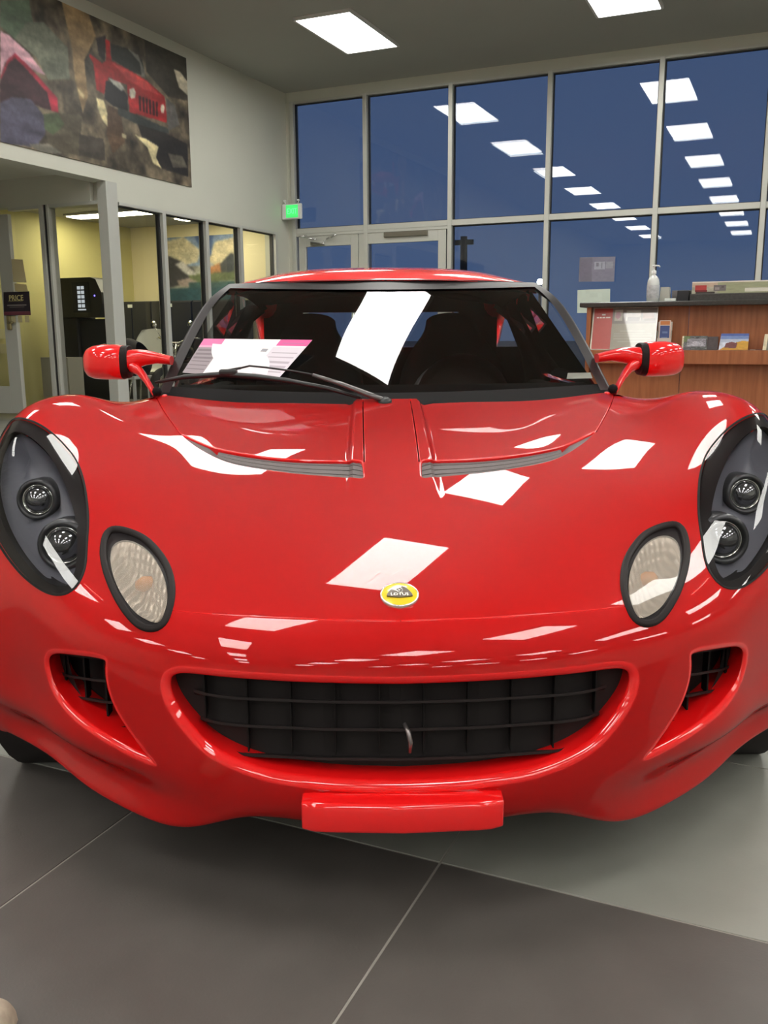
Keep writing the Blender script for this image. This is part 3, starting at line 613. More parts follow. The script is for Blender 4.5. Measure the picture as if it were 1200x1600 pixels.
def resample(P, n, closed=True):
    Q = np.concatenate([P, P[:1]], 0) if closed else P
    d = np.r_[0, np.cumsum(np.linalg.norm(np.diff(Q, axis=0), axis=1))]
    t = np.linspace(0, d[-1], n+(1 if closed else 0))
    if closed: t = t[:-1]
    return np.stack([np.interp(t, d, Q[:, k]) for k in (0, 1)], 1)

HOLES = {k: arr(k) for k in ('head', 'fog', 'grille', 'intake', 'vent')}
gaps = {'seam': strip(arr('seam'), .0035), 'seam_side': strip(arr('seam2'), .003), 'panel': strip(arr('panel'), .005), 'rib': strip(arr('rib'), .005)}

du, dv = 0.085, 0.075
gu = np.arange(0, NC+1e-6, NC/round(NC/du)); gv = np.arange(0, NR+1e-6, NR/round(NR/dv))
G = np.stack(np.meshgrid(gu, gv, indexing='ij'), -1).reshape(-1, 2)
keep = np.ones(len(G), bool)
bound = (G[:, 0] < 1e-6) | (G[:, 0] > NC-1e-6) | (G[:, 1] < 1e-6) | (G[:, 1] > NR-1e-6)
loops = dict(HOLES); loops.update({'g_'+k: p for k, p in gaps.items()}); loops['head_in'] = arr('head_in'); loops['fog_in'] = arr('fog_in')
for k, p in loops.items():
    keep &= (dist_poly(p, G) > (0.03 if not k.startswith('g_') else 0.012)) | bound
G = G[keep]
pts = [tuple(p) for p in G]; edges = []
for k, p in loops.items():
    s = len(pts); pts += [tuple(q) for q in p]; n = len(p)
    edges += [(s+i, s+(i+1) % n) for i in range(n)]
res = delaunay_2d_cdt([Vector(p) for p in pts], edges, [], 0, 1e-7)
V2 = np.array([tuple(v) for v in res[0]]); T2 = np.array([tuple(f) for f in res[2]], int)
V2[:, 0] = np.clip(V2[:, 0], 0, NC); V2[:, 1] = np.clip(V2[:, 1], 0, NR)
cent = V2[T2].mean(1)
area = np.abs(np.cross(V2[T2[:, 1]]-V2[T2[:, 0]], V2[T2[:, 2]]-V2[T2[:, 0]]))
ok = area > 1e-9
lab = np.zeros(len(T2), int)
REG = list(HOLES)+['g_'+k for k in gaps]+['head_in', 'fog_in']
for i, k in enumerate(REG): lab[inside(loops[k], cent)] = i+1
V3 = S(V2[:, 0], V2[:, 1]); N3 = N(V2[:, 0], V2[:, 1])

def orient(F, P, Nr):
    n = np.cross(P[F[:, 1]]-P[F[:, 0]], P[F[:, 2]]-P[F[:, 0]])
    fl_ = (n*Nr[F[:, 0]]).sum(1) < 0
    F = F.copy(); F[fl_] = F[fl_][:, ::-1]; return F

class SM:
    """surface mesh accumulator with its own normals, optionally mirrored"""
    def __init__(s): s.v, s.n, s.f, s.k = [], [], [], 0
    def add(s, P, Nn, F, mirror=False):
        P = np.asarray(P, float); Nn = np.asarray(Nn, float)
        for sg in ((1, -1) if mirror else (1,)):
            q = P*np.array([sg, 1, 1]); m = Nn*np.array([sg, 1, 1])
            s.v.append(q); s.n.append(m)
            s.f += [tuple(int(x)+s.k for x in (f if sg == 1 else f[::-1])) for f in F]
            s.k += len(P)
        return s
    def build(s, name, m, parent=car, flip=1):
        v = np.concatenate(s.v); n = np.concatenate(s.n)
        if name == 'front_clamshell':
            _, fi_, inv_ = np.unique(np.round(v, 5), axis=0, return_index=True, return_inverse=True); inv_ = inv_.ravel()
            v, n = v[fi_], n[fi_]; s.f = [f for f in (tuple(dict.fromkeys(int(inv_[x]) for x in f)) for f in s.f) if len(f) > 2]
        n = n/np.maximum(np.linalg.norm(n, axis=1, keepdims=True), 1e-9)
        return raw(name, v, s.f, m, parent, normals=n)

def sub(sel, off=None):
    F = T2[sel & ok]; used = np.unique(F); mp = -np.ones(len(V2), int); mp[used] = np.arange(len(used))
    P = V3[used]; Nn = N3[used]; F = orient(mp[F], P, Nn)
    if off is not None: P = P+Nn*np.asarray(off(V2[used])).reshape(-1, 1)
    return P, Nn, F

def frame_loop(L, full=False):
    """points, normals and inward in-surface direction along a closed uv loop"""
    P = S(L[:, 0], L[:, 1]); Nn = N(L[:, 0], L[:, 1])
    if full:                        # loop cut by the centre line: close it with its mirror image
        P[[0, -1], 0] = 0; Nn[[0, -1], 0] = 0
        mi = np.array([-1, 1, 1.0])
        P = np.concatenate([P, P[1:-1][::-1]*mi]); Nn = np.concatenate([Nn, Nn[1:-1][::-1]*mi])
        L = np.concatenate([L, L[1:-1][::-1]*np.array([-1, 1])])
    T = np.roll(P, -1, 0)-np.roll(P, 1, 0); T /= np.linalg.norm(T, axis=1, keepdims=True)
    I = np.cross(Nn, T)
    A = 0.5*np.sum(L[:, 0]*np.roll(L[:, 1], -1)-np.roll(L[:, 0], -1)*L[:, 1])
    c = P.mean(0)
    test = ((c-P)*I).sum()
    if test < 0: I = -I
    # smooth the direction a little so corners stay clean
    for _ in range(2): I = (np.roll(I, 1, 0)+2*I+np.roll(I, -1, 0))/4
    I -= (I*Nn).sum(1, keepdims=True)*Nn; I /= np.linalg.norm(I, axis=1, keepdims=True)
    return P, Nn, I

def flange(sm, L, r, depth, ddir=None, mirror=True, steps=5, skip_center=False, taper=0.0, full=False):
    """rolled-in edge of an opening: quarter round then a wall going in"""
    P, Nn, I = frame_loop(L, full); n = len(P); mirror = mirror and not full
    rings, nrm = [], []
    D = -Nn if ddir is None else np.tile(np.asarray(ddir, float)/np.linalg.norm(ddir), (n, 1))
    for k in range(steps+1):
        t = math.pi/2*k/steps
        De = -Nn*(1-k/steps)+D*(k/steps); De /= np.linalg.norm(De, axis=1, keepdims=True)
        rings.append(P+I*r*math.sin(t)+De*r*(1-math.cos(t))); nrm.append(Nn*math.cos(t)+I*math.sin(t))
    wall_n = I-(I*D).sum(1, keepdims=True)*D; wall_n /= np.linalg.norm(wall_n, axis=1, keepdims=True)
    nrm[-1] = wall_n
    if depth > r:
        for q in (0.5, 1.0):
            rings.append(rings[steps]+D*(depth-r)*q+I*taper*q); nrm.append(wall_n)
    F = []
    for a in range(len(rings)-1):
        for i in range(n):
            j = (i+1) % n
            if skip_center and abs(P[i, 0]) < 1e-4 and abs(P[j, 0]) < 1e-4: continue
            F.append((a*n+i, a*n+j, (a+1)*n+j, (a+1)*n+i))
    Pp, Np = np.concatenate(rings), np.concatenate(nrm)
    F = np.array(F); F = orientq(F, Pp, Np)
    sm.add(Pp, Np, F, mirror)
    return rings[-1], wall_n

def orientq(F, P, Nr):
    n = np.cross(P[F[:, 2]]-P[F[:, 0]], P[F[:, 3]]-P[F[:, 1]])
    f = (n*Nr[F].mean(1)).sum(1) < 0
    F = F.copy(); F[f] = F[f][:, ::-1]; return F

# connected pieces of what is left once holes and gaps are gone
solid = np.where((lab == 0) & ok)[0]
par = {}
def find(x):
    while par.setdefault(x, x) != x:
        par[x] = par[par[x]]; x = par[x]
    return x
for t in solid:
    a, b, c = T2[t]; ra = find(a)
    for q in (b, c):
        rq = find(q)
        if rq != ra: par[rq] = ra
comp = np.full(len(T2), -1)
for t in solid: comp[t] = find(T2[t][0])
ids, cts = np.unique(comp[solid], return_counts=True)
order = ids[np.argsort(-cts)]
print('components', sorted(cts)[::-1][:8])
main_id = order[0]
pc = LOOPS_UV['panel_center']
tri_pc = None
d2 = np.linalg.norm(cent-np.array(pc), axis=1); d2[lab != 0] = 9; panel_id = comp[np.argmin(d2)]
print('panel separate:', panel_id != main_id)

clam = SM()
selm = np.zeros(len(T2), bool); selm[solid] = comp[solid] == main_id
for idd in order[1:]:
    if idd != panel_id and (comp == idd).sum() > 0: selm |= comp == idd
P, Nn, F = sub(selm); clam.add(P, Nn, F, True)
flange(clam, HOLES['head'], .003, .012)
flange(clam, HOLES['fog'], .003, .012)
flange(clam, HOLES['grille'], .016, .13, (0, 1, .02), full=True, taper=.004)
flange(clam, HOLES['intake'], .012, .10, (0.0, 1, 0))
flange(clam, HOLES['vent'], .004, .030)
for k in gaps: flange(clam, gaps[k], .0012, .012, skip_center=True)
# inner skin edge: lower lip and arch lip turned in
uu = np.linspace(0, NC, 80); pb = S(uu, uu*0); nb = N(uu, uu*0)
Q = np.concatenate([pb, pb+np.array([0, .10, .015])]); n = len(uu)
clam.add(Q, np.tile((0, 0, -1.0), (2*n, 1)), [(i, i+1, n+i+1, n+i) for i in range(n-1)], True)
vv = np.linspace(0, NR, 120); pa = S(np.full(120, float(NC)), vv)
Q = np.concatenate([pa, pa+np.array([-.05, 0, 0])]); n = 120
clam.add(Q, np.tile((0, 0, -1.0), (2*n, 1)), [(i, i+1, n+i+1, n+i) for i in range(n-1)], True)
clam.build('front_clamshell', M_red)

P, Nn, F = sub(comp == panel_id)
for sg in (1, -1):
    sm = SM(); q = np.array([sg, 1, 1]); sm.add(P*q, Nn*q, F if sg == 1 else F[:, ::-1])
    sm.build('access_panel', M_red)

# dark backing behind every gap, opening and the cabin side of the nose
RI = {k: i+1 for i, k in enumerate(REG)}
P, Nn, F = sub((lab == 0) | ((lab >= 6) & (lab <= 9)) | (lab == 5), lambda q: np.full(len(q), -.045))
sm = SM(); sm.add(P, Nn, F, True); sm.build('inner_structure', M_void)

# ---------------------------------------------------------------- headlamps
MI = np.array([-1, 1, 1.0])
def mirs(P, sg): return P*np.array([sg, 1, 1.0])
def half(name, P, Nn, F, m, sg, parent=car):
    sm = SM(); sm.add(mirs(P, sg), mirs(Nn, sg), F if sg == 1 else [f[::-1] for f in F]); return sm.build(name, m, parent)

def wall_from(L, off0, depth, ddir=None, inward=0.0):
    P, Nn, I = frame_loop(L); n = len(P)
    D = -Nn if ddir is None else np.tile(np.asarray(ddir, float)/np.linalg.norm(ddir), (n, 1))
    a = P+Nn*off0; b = a+D*depth+I*inward
    return np.concatenate([a, b]), np.concatenate([I, I]), np.array([(i, (i+1) % n, n+(i+1) % n, n+i) for i in range(n)])

M_lensfog = glass('fog_lens', (.93, .91, .88), 1.45, 1.0)
_n = M_lensfog.node_tree; _df = _n.nodes.new('ShaderNodeBsdfDiffuse'); _mx = _n.nodes.new('ShaderNodeMixShader'); _mx.inputs[0].default_value = .30
_df.inputs[0].default_value = (.62, .55, .48, 1)
_o = [k for k in _n.nodes if k.type == 'OUTPUT_MATERIAL'][0]; _old = _o.inputs[0].links[0].from_node
_n.links.new(_old.outputs[0], _mx.inputs[1]); _n.links.new(_df.outputs[0], _mx.inputs[2]); _n.links.new(_mx.outputs[0], _o.inputs[0])
def ribbed(name, color, rough, metal, scale):
    m = mat(name, color, rough, metal)
    nt = m.node_tree; p = nt.nodes['Principled BSDF']; tc = nt.nodes.new('ShaderNodeTexCoord')
    wv = nt.nodes.new('ShaderNodeTexWave'); wv.inputs['Scale'].default_value = scale; wv.bands_direction = 'X'
    w2 = nt.nodes.new('ShaderNodeTexWave'); w2.inputs['Scale'].default_value = scale*.8; w2.bands_direction = 'Z'
    ad = nt.nodes.new('ShaderNodeMath'); ad.operation = 'ADD'
    b = nt.nodes.new('ShaderNodeBump'); b.inputs['Strength'].default_value = .9; b.inputs['Distance'].default_value = .002
    nt.links.new(tc.outputs['Object'], wv.inputs[0]); nt.links.new(tc.outputs['Object'], w2.inputs[0])
    nt.links.new(wv.outputs['Fac'], ad.inputs[0]); nt.links.new(w2.outputs['Fac'], ad.inputs[1])
    nt.links.new(ad.outputs[0], b.inputs['Height']); nt.links.new(b.outputs[0], p.inputs['Normal'])
    return m
M_fogbowl = ribbed('indicator_bowl', (.58, .50, .43), .35, .6, 26)
M_amber = mat('amber_bulb', (.85, .28, .03), .3, coat=.5)
M_projector = mat('projector_glass', (.26, .26, .28), .05, metal=.9)
M_shroud = mat('projector_shroud', (.05, .05, .055), .3, metal=.4)

hi = arr('head_in'); fi = arr('fog_in')
for sg in (1, -1):
    # bezel = the glossy black border, everything else of the lamp hangs from it
    P, Nn, F = sub(lab == RI['head'], lambda q: np.full(len(q), -.003))
    w = wall_from(hi, -.003, .05, (0, 1, -.25), .002)
    sm = SM(); sm.add(mirs(P, sg), mirs(Nn, sg), F if sg == 1 else F[:, ::-1]); 
    Fq = orientq(w[2], w[0], w[1]); sm.add(mirs(w[0], sg), mirs(w[1], sg), Fq if sg == 1 else Fq[:, ::-1])
    head = sm.build('headlight', M_gloss)
    P, Nn, F = sub((lab == RI['head']) | (lab == RI['head_in']), lambda q: .0015+0*q[:, 0])
    half('lens', P, Nn, F, M_lens, sg, head)
    def dep(q):
        d = dist_poly(hi, q); return -.045*sstep(0, .25, d)-.012
    P, Nn, F = sub(lab == RI['head_in'], dep)
    P = P+np.array([0, .012, 0])
    half('bucket', P, np.array(Nn), F, M_bucket, sg, head)
    for (c, r) in (((.702, .448, .623), .029), ((.605, .342, .552), .034)):
        c = np.array(c)+(np.array([0, .052, -.022]) if r < .03 else np.array([.012, .040, -.016])); c[0] *= sg
        b = B(); b.lathe([(r*1.5, -.035), (r*1.42, .012), (r*1.25, .020), (r*1.08, .016), (r*1.02, -.01)], c, (0, -1, .12), 40, M_shroud)
        b.lathe([(r*1.03, -.005), (r*.97, .004)]+[(r*.95*math.cos(t), .004+r*.75*math.sin(t)) for t in np.linspace(0, math.pi/2-.001, 9)]+[(0, .004+r*.75)], c, (0, -1, .12), 40, M_projector)
        b.lathe([(r*1.05, .006), (r*1.0, .012), (r*.93, .008)], c, (0, -1, .12), 40, M_chrome)
        b.build('projector_lamp', None, head)
    # outer rubber seal around the lamp
    P, Nn, I = frame_loop(arr('head')); n = len(P)
    prof = [(.004, .0005), (.0025, .0025), (.0, .0025), (-.001, -.001)]
    V, M_, Fs = [], [], []
    for (i_, h_) in prof: V.append(P+I*i_*-1*-1+Nn*h_); M_.append(Nn)
    Fs = [(a*n+i, a*n+(i+1) % n, (a+1)*n+(i+1) % n, (a+1)*n+i) for a in range(3) for i in range(n)]
    V, M_ = np.concatenate(V), np.concatenate(M_); Fs = orientq(np.array(Fs), V, M_)
    half('seal', V, M_, [tuple(f) for f in Fs], mat('seal_black', (.008, .007, .007), .6, spec=.2), sg, head)

    # indicator / fog lamp pods
    P, Nn, I = frame_loop(arr('fog')); n = len(P)
    prof = [(-.005, -.001), (-.0045, .003), (-.001, .0065), (.003, .007), (.006, .004), (.0075, -.004)]
    V = np.concatenate([P+I*a+Nn*h for a, h in prof]); Mn = np.concatenate([(-I*.9+Nn*.4), (-I*.7+Nn*.7), Nn, Nn, (I*.5+Nn*.8), I])
    Fs = [(a*n+i, a*n+(i+1) % n, (a+1)*n+(i+1) % n, (a+1)*n+i) for a in range(len(prof)-1) for i in range(n)]
    Fs = orientq(np.array(Fs), V, Mn); sm = SM(); sm.add(mirs(V, sg), mirs(Mn, sg), Fs if sg == 1 else Fs[:, ::-1])
    P, Nn, F = sub(lab == RI['fog'], lambda q: -.003+0*q[:, 0]); 
    fog = sm.build('indicator_lamp', M_rubber)
    half('lamp_surround', P, Nn, F, M_gloss, sg, fog)
    P, Nn, F = sub(lab == RI['fog_in'], lambda q: .000+.004*sstep(0, .3, dist_poly(fi, q)))
    half('lens', P, Nn, F, M_lensfog, sg, fog)
    P, Nn, F = sub(lab == RI['fog_in'], lambda q: -.004-.030*sstep(0, .32, dist_poly(fi, q)))
    half('reflector', P, Nn, F, M_fogbowl, sg, fog)
    c = S(np.array([3.55]), np.array([8.78]))[0]-N(np.array([3.55]), np.array([8.78]))[0]*.028; c[0] *= sg
    B().lathe([(0, -.020), (.011, -.014), (.015, 0), (.011, .014), (0, .020)], c, (1, -.1, .3), 16).build('bulb', M_amber, fog)

# ---------------------------------------------------------------- bonnet vents
vp = HOLES['vent']
def vspan(u):
    vs = []
    for i in range(len(vp)):
        (a, b), (c, d) = vp[i], vp[(i+1) % len(vp)]
        if (a-u)*(c-u) < 0: vs.append(b+(d-b)*(u-a)/(c-a))
    return (min(vs), max(vs)) if len(vs) > 1 else None
ulo, uhi = vp[:, 0].min(), vp[:, 0].max(); usw = ulo+(uhi-ulo)*.72
for sg in (1, -1):
    P, Nn, F = sub(lab == RI['vent'], lambda q: -.022+.016*sstep(usw, usw+.35, q[:, 0]))
    vent = half('bonnet_vent', P, Nn, F, M_vent, sg)
    for k in range(4):
        us = np.linspace(ulo+.03, usw+.1, 30); f = .12+.25*k; V = []
        for u in us:
            sp = vspan(u)
            if not sp: continue
            dvv = (sp[1]-sp[0]); v0 = sp[0]+dvv*f
            p0, n0 = S(np.array([u]), np.array([v0]))[0], N(np.array([u]), np.array([v0]))[0]
            p1 = S(np.array([u]), np.array([v0+dvv*.16]))[0]
            V += [p0-n0*.021, p0-n0*.008, p1-n0*.006, p1-n0*.021]
        V = np.array(V); m_ = len(V)//4
        Fs = [(4*i+j, 4*i+j+1, 4*i+5+j, 4*i+4+j) for i in range(m_-1) for j in range(3)]
        Fs += [(0, 1, 2, 3), (4*m_-4, 4*m_-3, 4*m_-2, 4*m_-1)]
        o = raw('slat', mirs(V, sg), Fs, M_vent, vent)

# ---------------------------------------------------------------- grilles
M_fin = mat('fin_plastic', (0.008, 0.006, 0.006), 0.7, spec=.2)
def planY(x): return np.interp(np.abs(x), [0, .12, .25, .365, .475, .58, .675, .77], [0, .005, .022, .055, .105, .18, .275, .35])
def blade(name, xs, z, off, parent, dz=0.0, depth=.045, th=.0035, tilt=-.012, zf=None):
    """thin horizontal blade that follows the nose; rounded ends"""
    V = []; xs = np.asarray(xs, float)
    n = len(xs)
    for i, x in enumerate(xs):
        y = planY(x)+off; zz = z if zf is None else zf(x)
        e = min(i, n-1-i); sh = .012 if e == 0 else (.003 if e == 1 else 0)
        V += [(x, y+sh, zz-th), (x, y+sh, zz+th*.3), (x, y+depth, zz+tilt+th*.3), (x, y+depth, zz+tilt-th)]
    Fs = [(4*i+j, 4*i+(j+1) % 4, 4*i+4+(j+1) % 4, 4*i+4+j) for i in range(n-1) for j in range(4)]
    Fs += [(3, 2, 1, 0), (4*n-4, 4*n-3, 4*n-2, 4*n-1)]
    return raw(name, V, Fs, M_grille, parent)
b = B()
xs = np.linspace(-.365, .365, 25)
V = []
for x in xs: V += [(x, planY(x)+.052, .215), (x, planY(x)+.052, .43)]
gr = raw('main_grille', V, [(2*i, 2*i+1, 2*i+3, 2*i+2) for i in range(24)], M_void, car)
for z, w in ((.412, .29), (.369, .328), (.324, .318), (.275, .270)):
    blade('slat', np.linspace(-w, w, 31), z, .022, gr, depth=.030)
fins = [(.0343*(2*k+1)) for k in range(-5, 5)]
for x in fins:
    zl = .276 if abs(x) < .26 else (.325 if abs(x) < .32 else .37)
    y = planY(x)+.026
    B().box(x-.001, x+.001, y+.004, y+.024, zl, .412).build('fin', M_fin, gr)
tb = B().tube([(.004, .030, .330), (.010, .018, .320), (.013, .014, .306), (.012, .018, .288)], [.003, .0038, .0038, .003], 10)
tb.build('tow_hook', mat('hook_metal', (.25, .22, .22), .3, metal=.8), gr)
for sg in (1, -1):
    V = []; xs = np.linspace(.43, .64, 9)
    for x in xs: V += [(x*sg, planY(x)+.10, .23), (x*sg, planY(x)+.10, .41)]
    ig = raw('side_grille', V, [(2*i, 2*i+1, 2*i+3, 2*i+2) for i in range(8)], M_void, car)
    for (x0, z0), (x1, z1) in (((.615, .372), (.485, .392)), ((.604, .333), (.478, .353)), ((.585, .300), (.472, .316)), ((.53, .268), (.455, .275))):
        xs = np.linspace(x1, x0, 9)*sg
        zf = lambda x, a=x0, b_=x1, c=z0, d=z1: d+(c-d)*(abs(x)-b_)/(a-b_)
        blade('slat', xs if sg == 1 else xs[::-1], 0, .048, ig, depth=.03, zf=zf)
    for x in (.495, .54, .585):
        y = planY(x)+.054
        B().box(x*sg-.0015, x*sg+.0015, y, y+.025, .27 if x < .53 else .30, .40).build('fin', M_fin, ig)

# ---------------------------------------------------------------- badge
bu, bv = LOOPS_UV['badge']
bc = S(np.array([0.]), np.array([bv]))[0]; bn = N(np.array([0.]), np.array([bv]))[0]
bn[0] = 0; bn /= np.linalg.norm(bn); bx = np.array([1., 0, 0]); by = np.cross(bn, bx); by = by if by[2] > 0 else -by
def bp(x, y, h): return bc+bx*x+by*y+bn*h
M_yellow = mat('badge_yellow', (.80, .58, .02), .25, coat=1.0); M_badge = mat('badge_dark', (.10, .075, .045), .35, coat=.8)
M_silver = mat('badge_silver', (.75, .73, .68), .25, metal=.8)
rb = .0295
V, Fs = [], []; n = 48
for r, h in ((rb, -.004), (rb, .0028), (rb*.97, .0042), (rb*.92, .0046), (rb*.5, .0056), (0.0001, .006)):
    V += [bp(r*math.cos(2*math.pi*k/n), r*math.sin(2*math.pi*k/n), h) for k in range(n)]
Fs = [(a*n+i, a*n+(i+1) % n, (a+1)*n+(i+1) % n, (a+1)*n+i) for a in range(5) for i in range(n)]
badge = raw('badge', V, Fs, M_yellow, car, smooth=True)
V = []; 
for r, h in ((rb*1.05, -.003), (rb*1.06, .0035), (rb*1.0, .0048), (rb*.965, .004)): V += [bp(r*math.cos(2*math.pi*k/n), r*math.sin(2*math.pi*k/n), h) for k in range(n)]
raw('badge_rim', V, [(a*n+i, a*n+(i+1) % n, (a+1)*n+(i+1) % n, (a+1)*n+i) for a in range(3) for i in range(n)], M_silver, badge, smooth=True)
# curved-sided dark triangle with the silver monogram
tri = []
for (x0, y0), (x1, y1), (cx, cy) in (((-.004, .0165), (-.0205, -.0055), (-.013, .0125)), ((-.0205, -.0085), (.0205, -.0085), (0, -.0165)), ((.0205, -.0055), (.004, .0165), (.013, .0125))):
    for t in np.linspace(0, 1, 10): tri.append(((1-t)**2*x0+2*t*(1-t)*cx+t*t*x1, (1-t)**2*y0+2*t*(1-t)*cy+t*t*y1))
def plate(name, poly, h0, h1, m, parent):
    n = len(poly); V = [bp(x, y, h0) for x, y in poly]+[bp(x, y, h1) for x, y in poly]+[bp(sum(p[0] for p in poly)/n, sum(p[1] for p in poly)/n, h1+.0004)]
    Fs = [(i, (i+1) % n, n+(i+1) % n, n+i) for i in range(n)]+[(n+i, n+(i+1) % n, 2*n) for i in range(n)]
    return raw(name, V, Fs, m, parent)
plate('badge_field', tri, .004, .0078, M_badge, badge)
def blob(text_, size, y0, xs=1.0):
    t = text('lettering', text_, size, M_silver, badge, (0, 0, 0), (0, 0, 0), .0003, xs=xs)
    t.matrix_local = Matrix(((bx[0], by[0], bn[0], bp(0, y0, .0084)[0]), (bx[1], by[1], bn[1], bp(0, y0, .0084)[1]), (bx[2], by[2], bn[2], bp(0, y0, .0084)[2]), (0, 0, 0, 1)))
blob('LOTUS', .0095, -.0065)
ring = B()
ring.tube([bp(.0048*math.cos(t), .0042+.0050*math.sin(t), .0086) for t in np.linspace(.3, 2*math.pi+.3, 22)], .0005, 6)
ring.tube([bp(-.003, .0075, .0088), bp(0, .001, .0088), bp(.003, .0075, .0088)], .0005, 6)
ring.build('monogram', M_silver, badge)

# ---------------------------------------------------------------- number plate plinth
b = B(); n = 17; V = []
secs = [(-.150, .150)]
xs = np.linspace(-.154, .154, n)
prof = [(y, (z-.18)*.84+.1745) for y, z in [(-.022, .186), (-.030, .190), (-.034, .238), (-.030, .246), (-.018, .2485), (.03, .252), (.03, .180), (-.018, .183)]]
for x in xs:
    e = min(1, (.154-abs(x))/.006); sc = .88+.12*math.sqrt(max(0, e)) if e < 1 else 1
    for (y, z) in prof: V.append((x, planY(x)*1.3+y*(1 if y > 0 else sc), .205+(z-.205)*(.94+.06*min(1, e))-.004))
m_ = len(prof); Fs = [(i*m_+j, i*m_+(j+1) % m_, (i+1)*m_+(j+1) % m_, (i+1)*m_+j) for i in range(n-1) for j in range(m_)]+[tuple(range(m_))[::-1], tuple((n-1)*m_+j for j in range(m_))]
pl = raw('plate_plinth', V, Fs, M_red, car)
bmx = bmesh.new(); bmx.from_mesh(pl.data); bmesh.ops.recalc_face_normals(bmx, faces=bmx.faces)
bmx.to_mesh(pl.data); bmx.free(); pl.data.polygons.foreach_set('use_smooth', [True]*len(pl.data.polygons)); pl.data.set_sharp_from_angle(angle=math.radians(50))
bv_ = pl.modifiers.new('bevel', 'BEVEL'); bv_.width = .003; bv_.segments = 3; bv_.limit_method = 'ANGLE'; bv_.angle_limit = math.radians(40)

# ---------------------------------------------------------------- windscreen, roof
M_ws = glass('windscreen_glass', (.78, .80, .80), 1.5, 1.2)
M_pillar = mat('pillar_black', (.018, .015, .016), .42, coat=.08, coat_rough=.2, spec=.3)
M_trim = mat('cabin_black', (.008, .007, .0075), .8, spec=.12)
M_seat = mat('seat_leather', (.008, .0065, .007), .6, spec=.2)
def full(sf, u1, v0, v1, nu, nv, off=0.0, u0=0.0):
    out = []
    P, Nn, F = sf.grid(u0, u1, v0, v1, nu, nv, off)
    F = orientq(F, P, Nn); return P, Nn, F
# outward sense: +Z-ish
def outward(P, Nn): return Nn if Nn[len(Nn)//2][2] > 0 else -Nn
sm = SM(); P, Nn, F = full(WS, 4, 0, 3, 30, 26); Nn = outward(P, Nn); F = orientq(F, P, Nn); sm.add(P, Nn, F, True)
ws = sm.build('windscreen', M_ws)
sm = SM()
for (u0, u1, v0, v1, nu, nv) in ((3.62, 4, 0, 3, 8, 30), (0, 3.62, 2.72, 3, 28, 5)):
    P, Nn, F = full(WS, u1, v0, v1, nu, nv, 0, u0); Nn = outward(P, Nn); F = orientq(F, P, Nn); P = P+Nn*.004
    sm.add(P, Nn, F, True)
# rounded outer flank of the A pillars
vv = np.linspace(0, 3, 30); e0 = WS.S(np.full(30, 4.0), vv); n0 = WS.N(np.full(30, 4.0), vv)
n0 = n0 if n0[10][2] > 0 else -n0
out = np.cross(np.gradient(e0, axis=0), n0); out /= np.linalg.norm(out, axis=1, keepdims=True)
if out[10][0] < 0: out = -out
R_, M2 = [], []
for t in np.linspace(0, math.pi*.85, 8):
    R_.append(e0+n0*(.004-.016*(1-math.cos(t)))+out*.016*math.sin(t)); M2.append(n0*math.cos(t)+out*math.sin(t))
V, Mn = np.concatenate(R_), np.concatenate(M2); Fs = np.array([(a*30+i, a*30+i+1, (a+1)*30+i+1, (a+1)*30+i) for a in range(7) for i in range(29)])
sm.add(V, Mn, orientq(Fs, V, Mn), True)
sm.build('windscreen_surround', M_pillar)
sm = SM(); P, Nn, F = full(ROOF, 5, .0, 4, 34, 30); Nn = outward(P, Nn); F = orientq(F, P, Nn); sm.add(P, Nn, F, True); sm.build('roof', M_red)
sm = SM(); P, Nn, F = full(ROOF, 5, .0, 4, 24, 16, -.03); Nn = outward(P, Nn)*-1; F = orientq(F, P, Nn); sm.add(P, Nn, F, True); sm.build('headlining', M_trim)
# front roof edge, black bow between glass and roof
uu = np.linspace(0, 4, 40); a = WS.S(uu, np.full(40, 3.0)); na = WS.N(uu, np.full(40, 3.0)); na = na if na[5][2] > 0 else -na
c = ROOF.S(uu*5/4*.985, np.full(40, .02))
V = np.concatenate([a+na*.0042, (a+c)/2+na*.006, c+na*.001]); Mn = np.concatenate([na]*3); Fs = np.array([(k*40+i, k*40+i+1, (k+1)*40+i+1, (k+1)*40+i) for k in range(2) for i in range(39)])
sm = SM(); sm.add(V, Mn, orientq(Fs, V, Mn), True); sm.build('header_trim', M_pillar)
# scuttle: black strip between bonnet and glass + dash top
sm = SM(); uu = np.linspace(0, 4, 40)
a = WS.S(uu, np.full(40, 0.0))+np.array([0, .03, .022]); bq = S(uu*(5.25/4), np.full(40, 14.55))-np.array([0, 0, .012])
a2 = WS.S(uu, np.full(40, 0.0))+np.array([0, -.004, .003])
V = np.concatenate([bq, a2, a]); Mn = np.tile((0, -.3, .95), (120, 1)); Fs = np.array([(k*40+i, k*40+i+1, (k+1)*40+i+1, (k+1)*40+i) for k in range(2) for i in range(39)])
sm.add(V, Mn, orientq(Fs, V, Mn), True); sm.build('scuttle_trim', M_trim)
DA = Loft([[(x, y0+.13*(x/.64)**2*k, z0+.02*(x/.64)**2*k) for x in (0, .2, .4, .55, .63)] for (y0, z0, k) in ((1.21, .735, 1), (1.36, .745, .7), (1.55, .760, .3), (1.72, .745, 0), (1.76, .66, 0), (1.74, .5, 0))])
sm = SM(); P, Nn, F = full(DA, 4, 0, 5, 24, 24); Nn = outward(P, Nn); sm.add(P, Nn, orientq(F, P, Nn), True); sm.build('dashboard', M_trim)
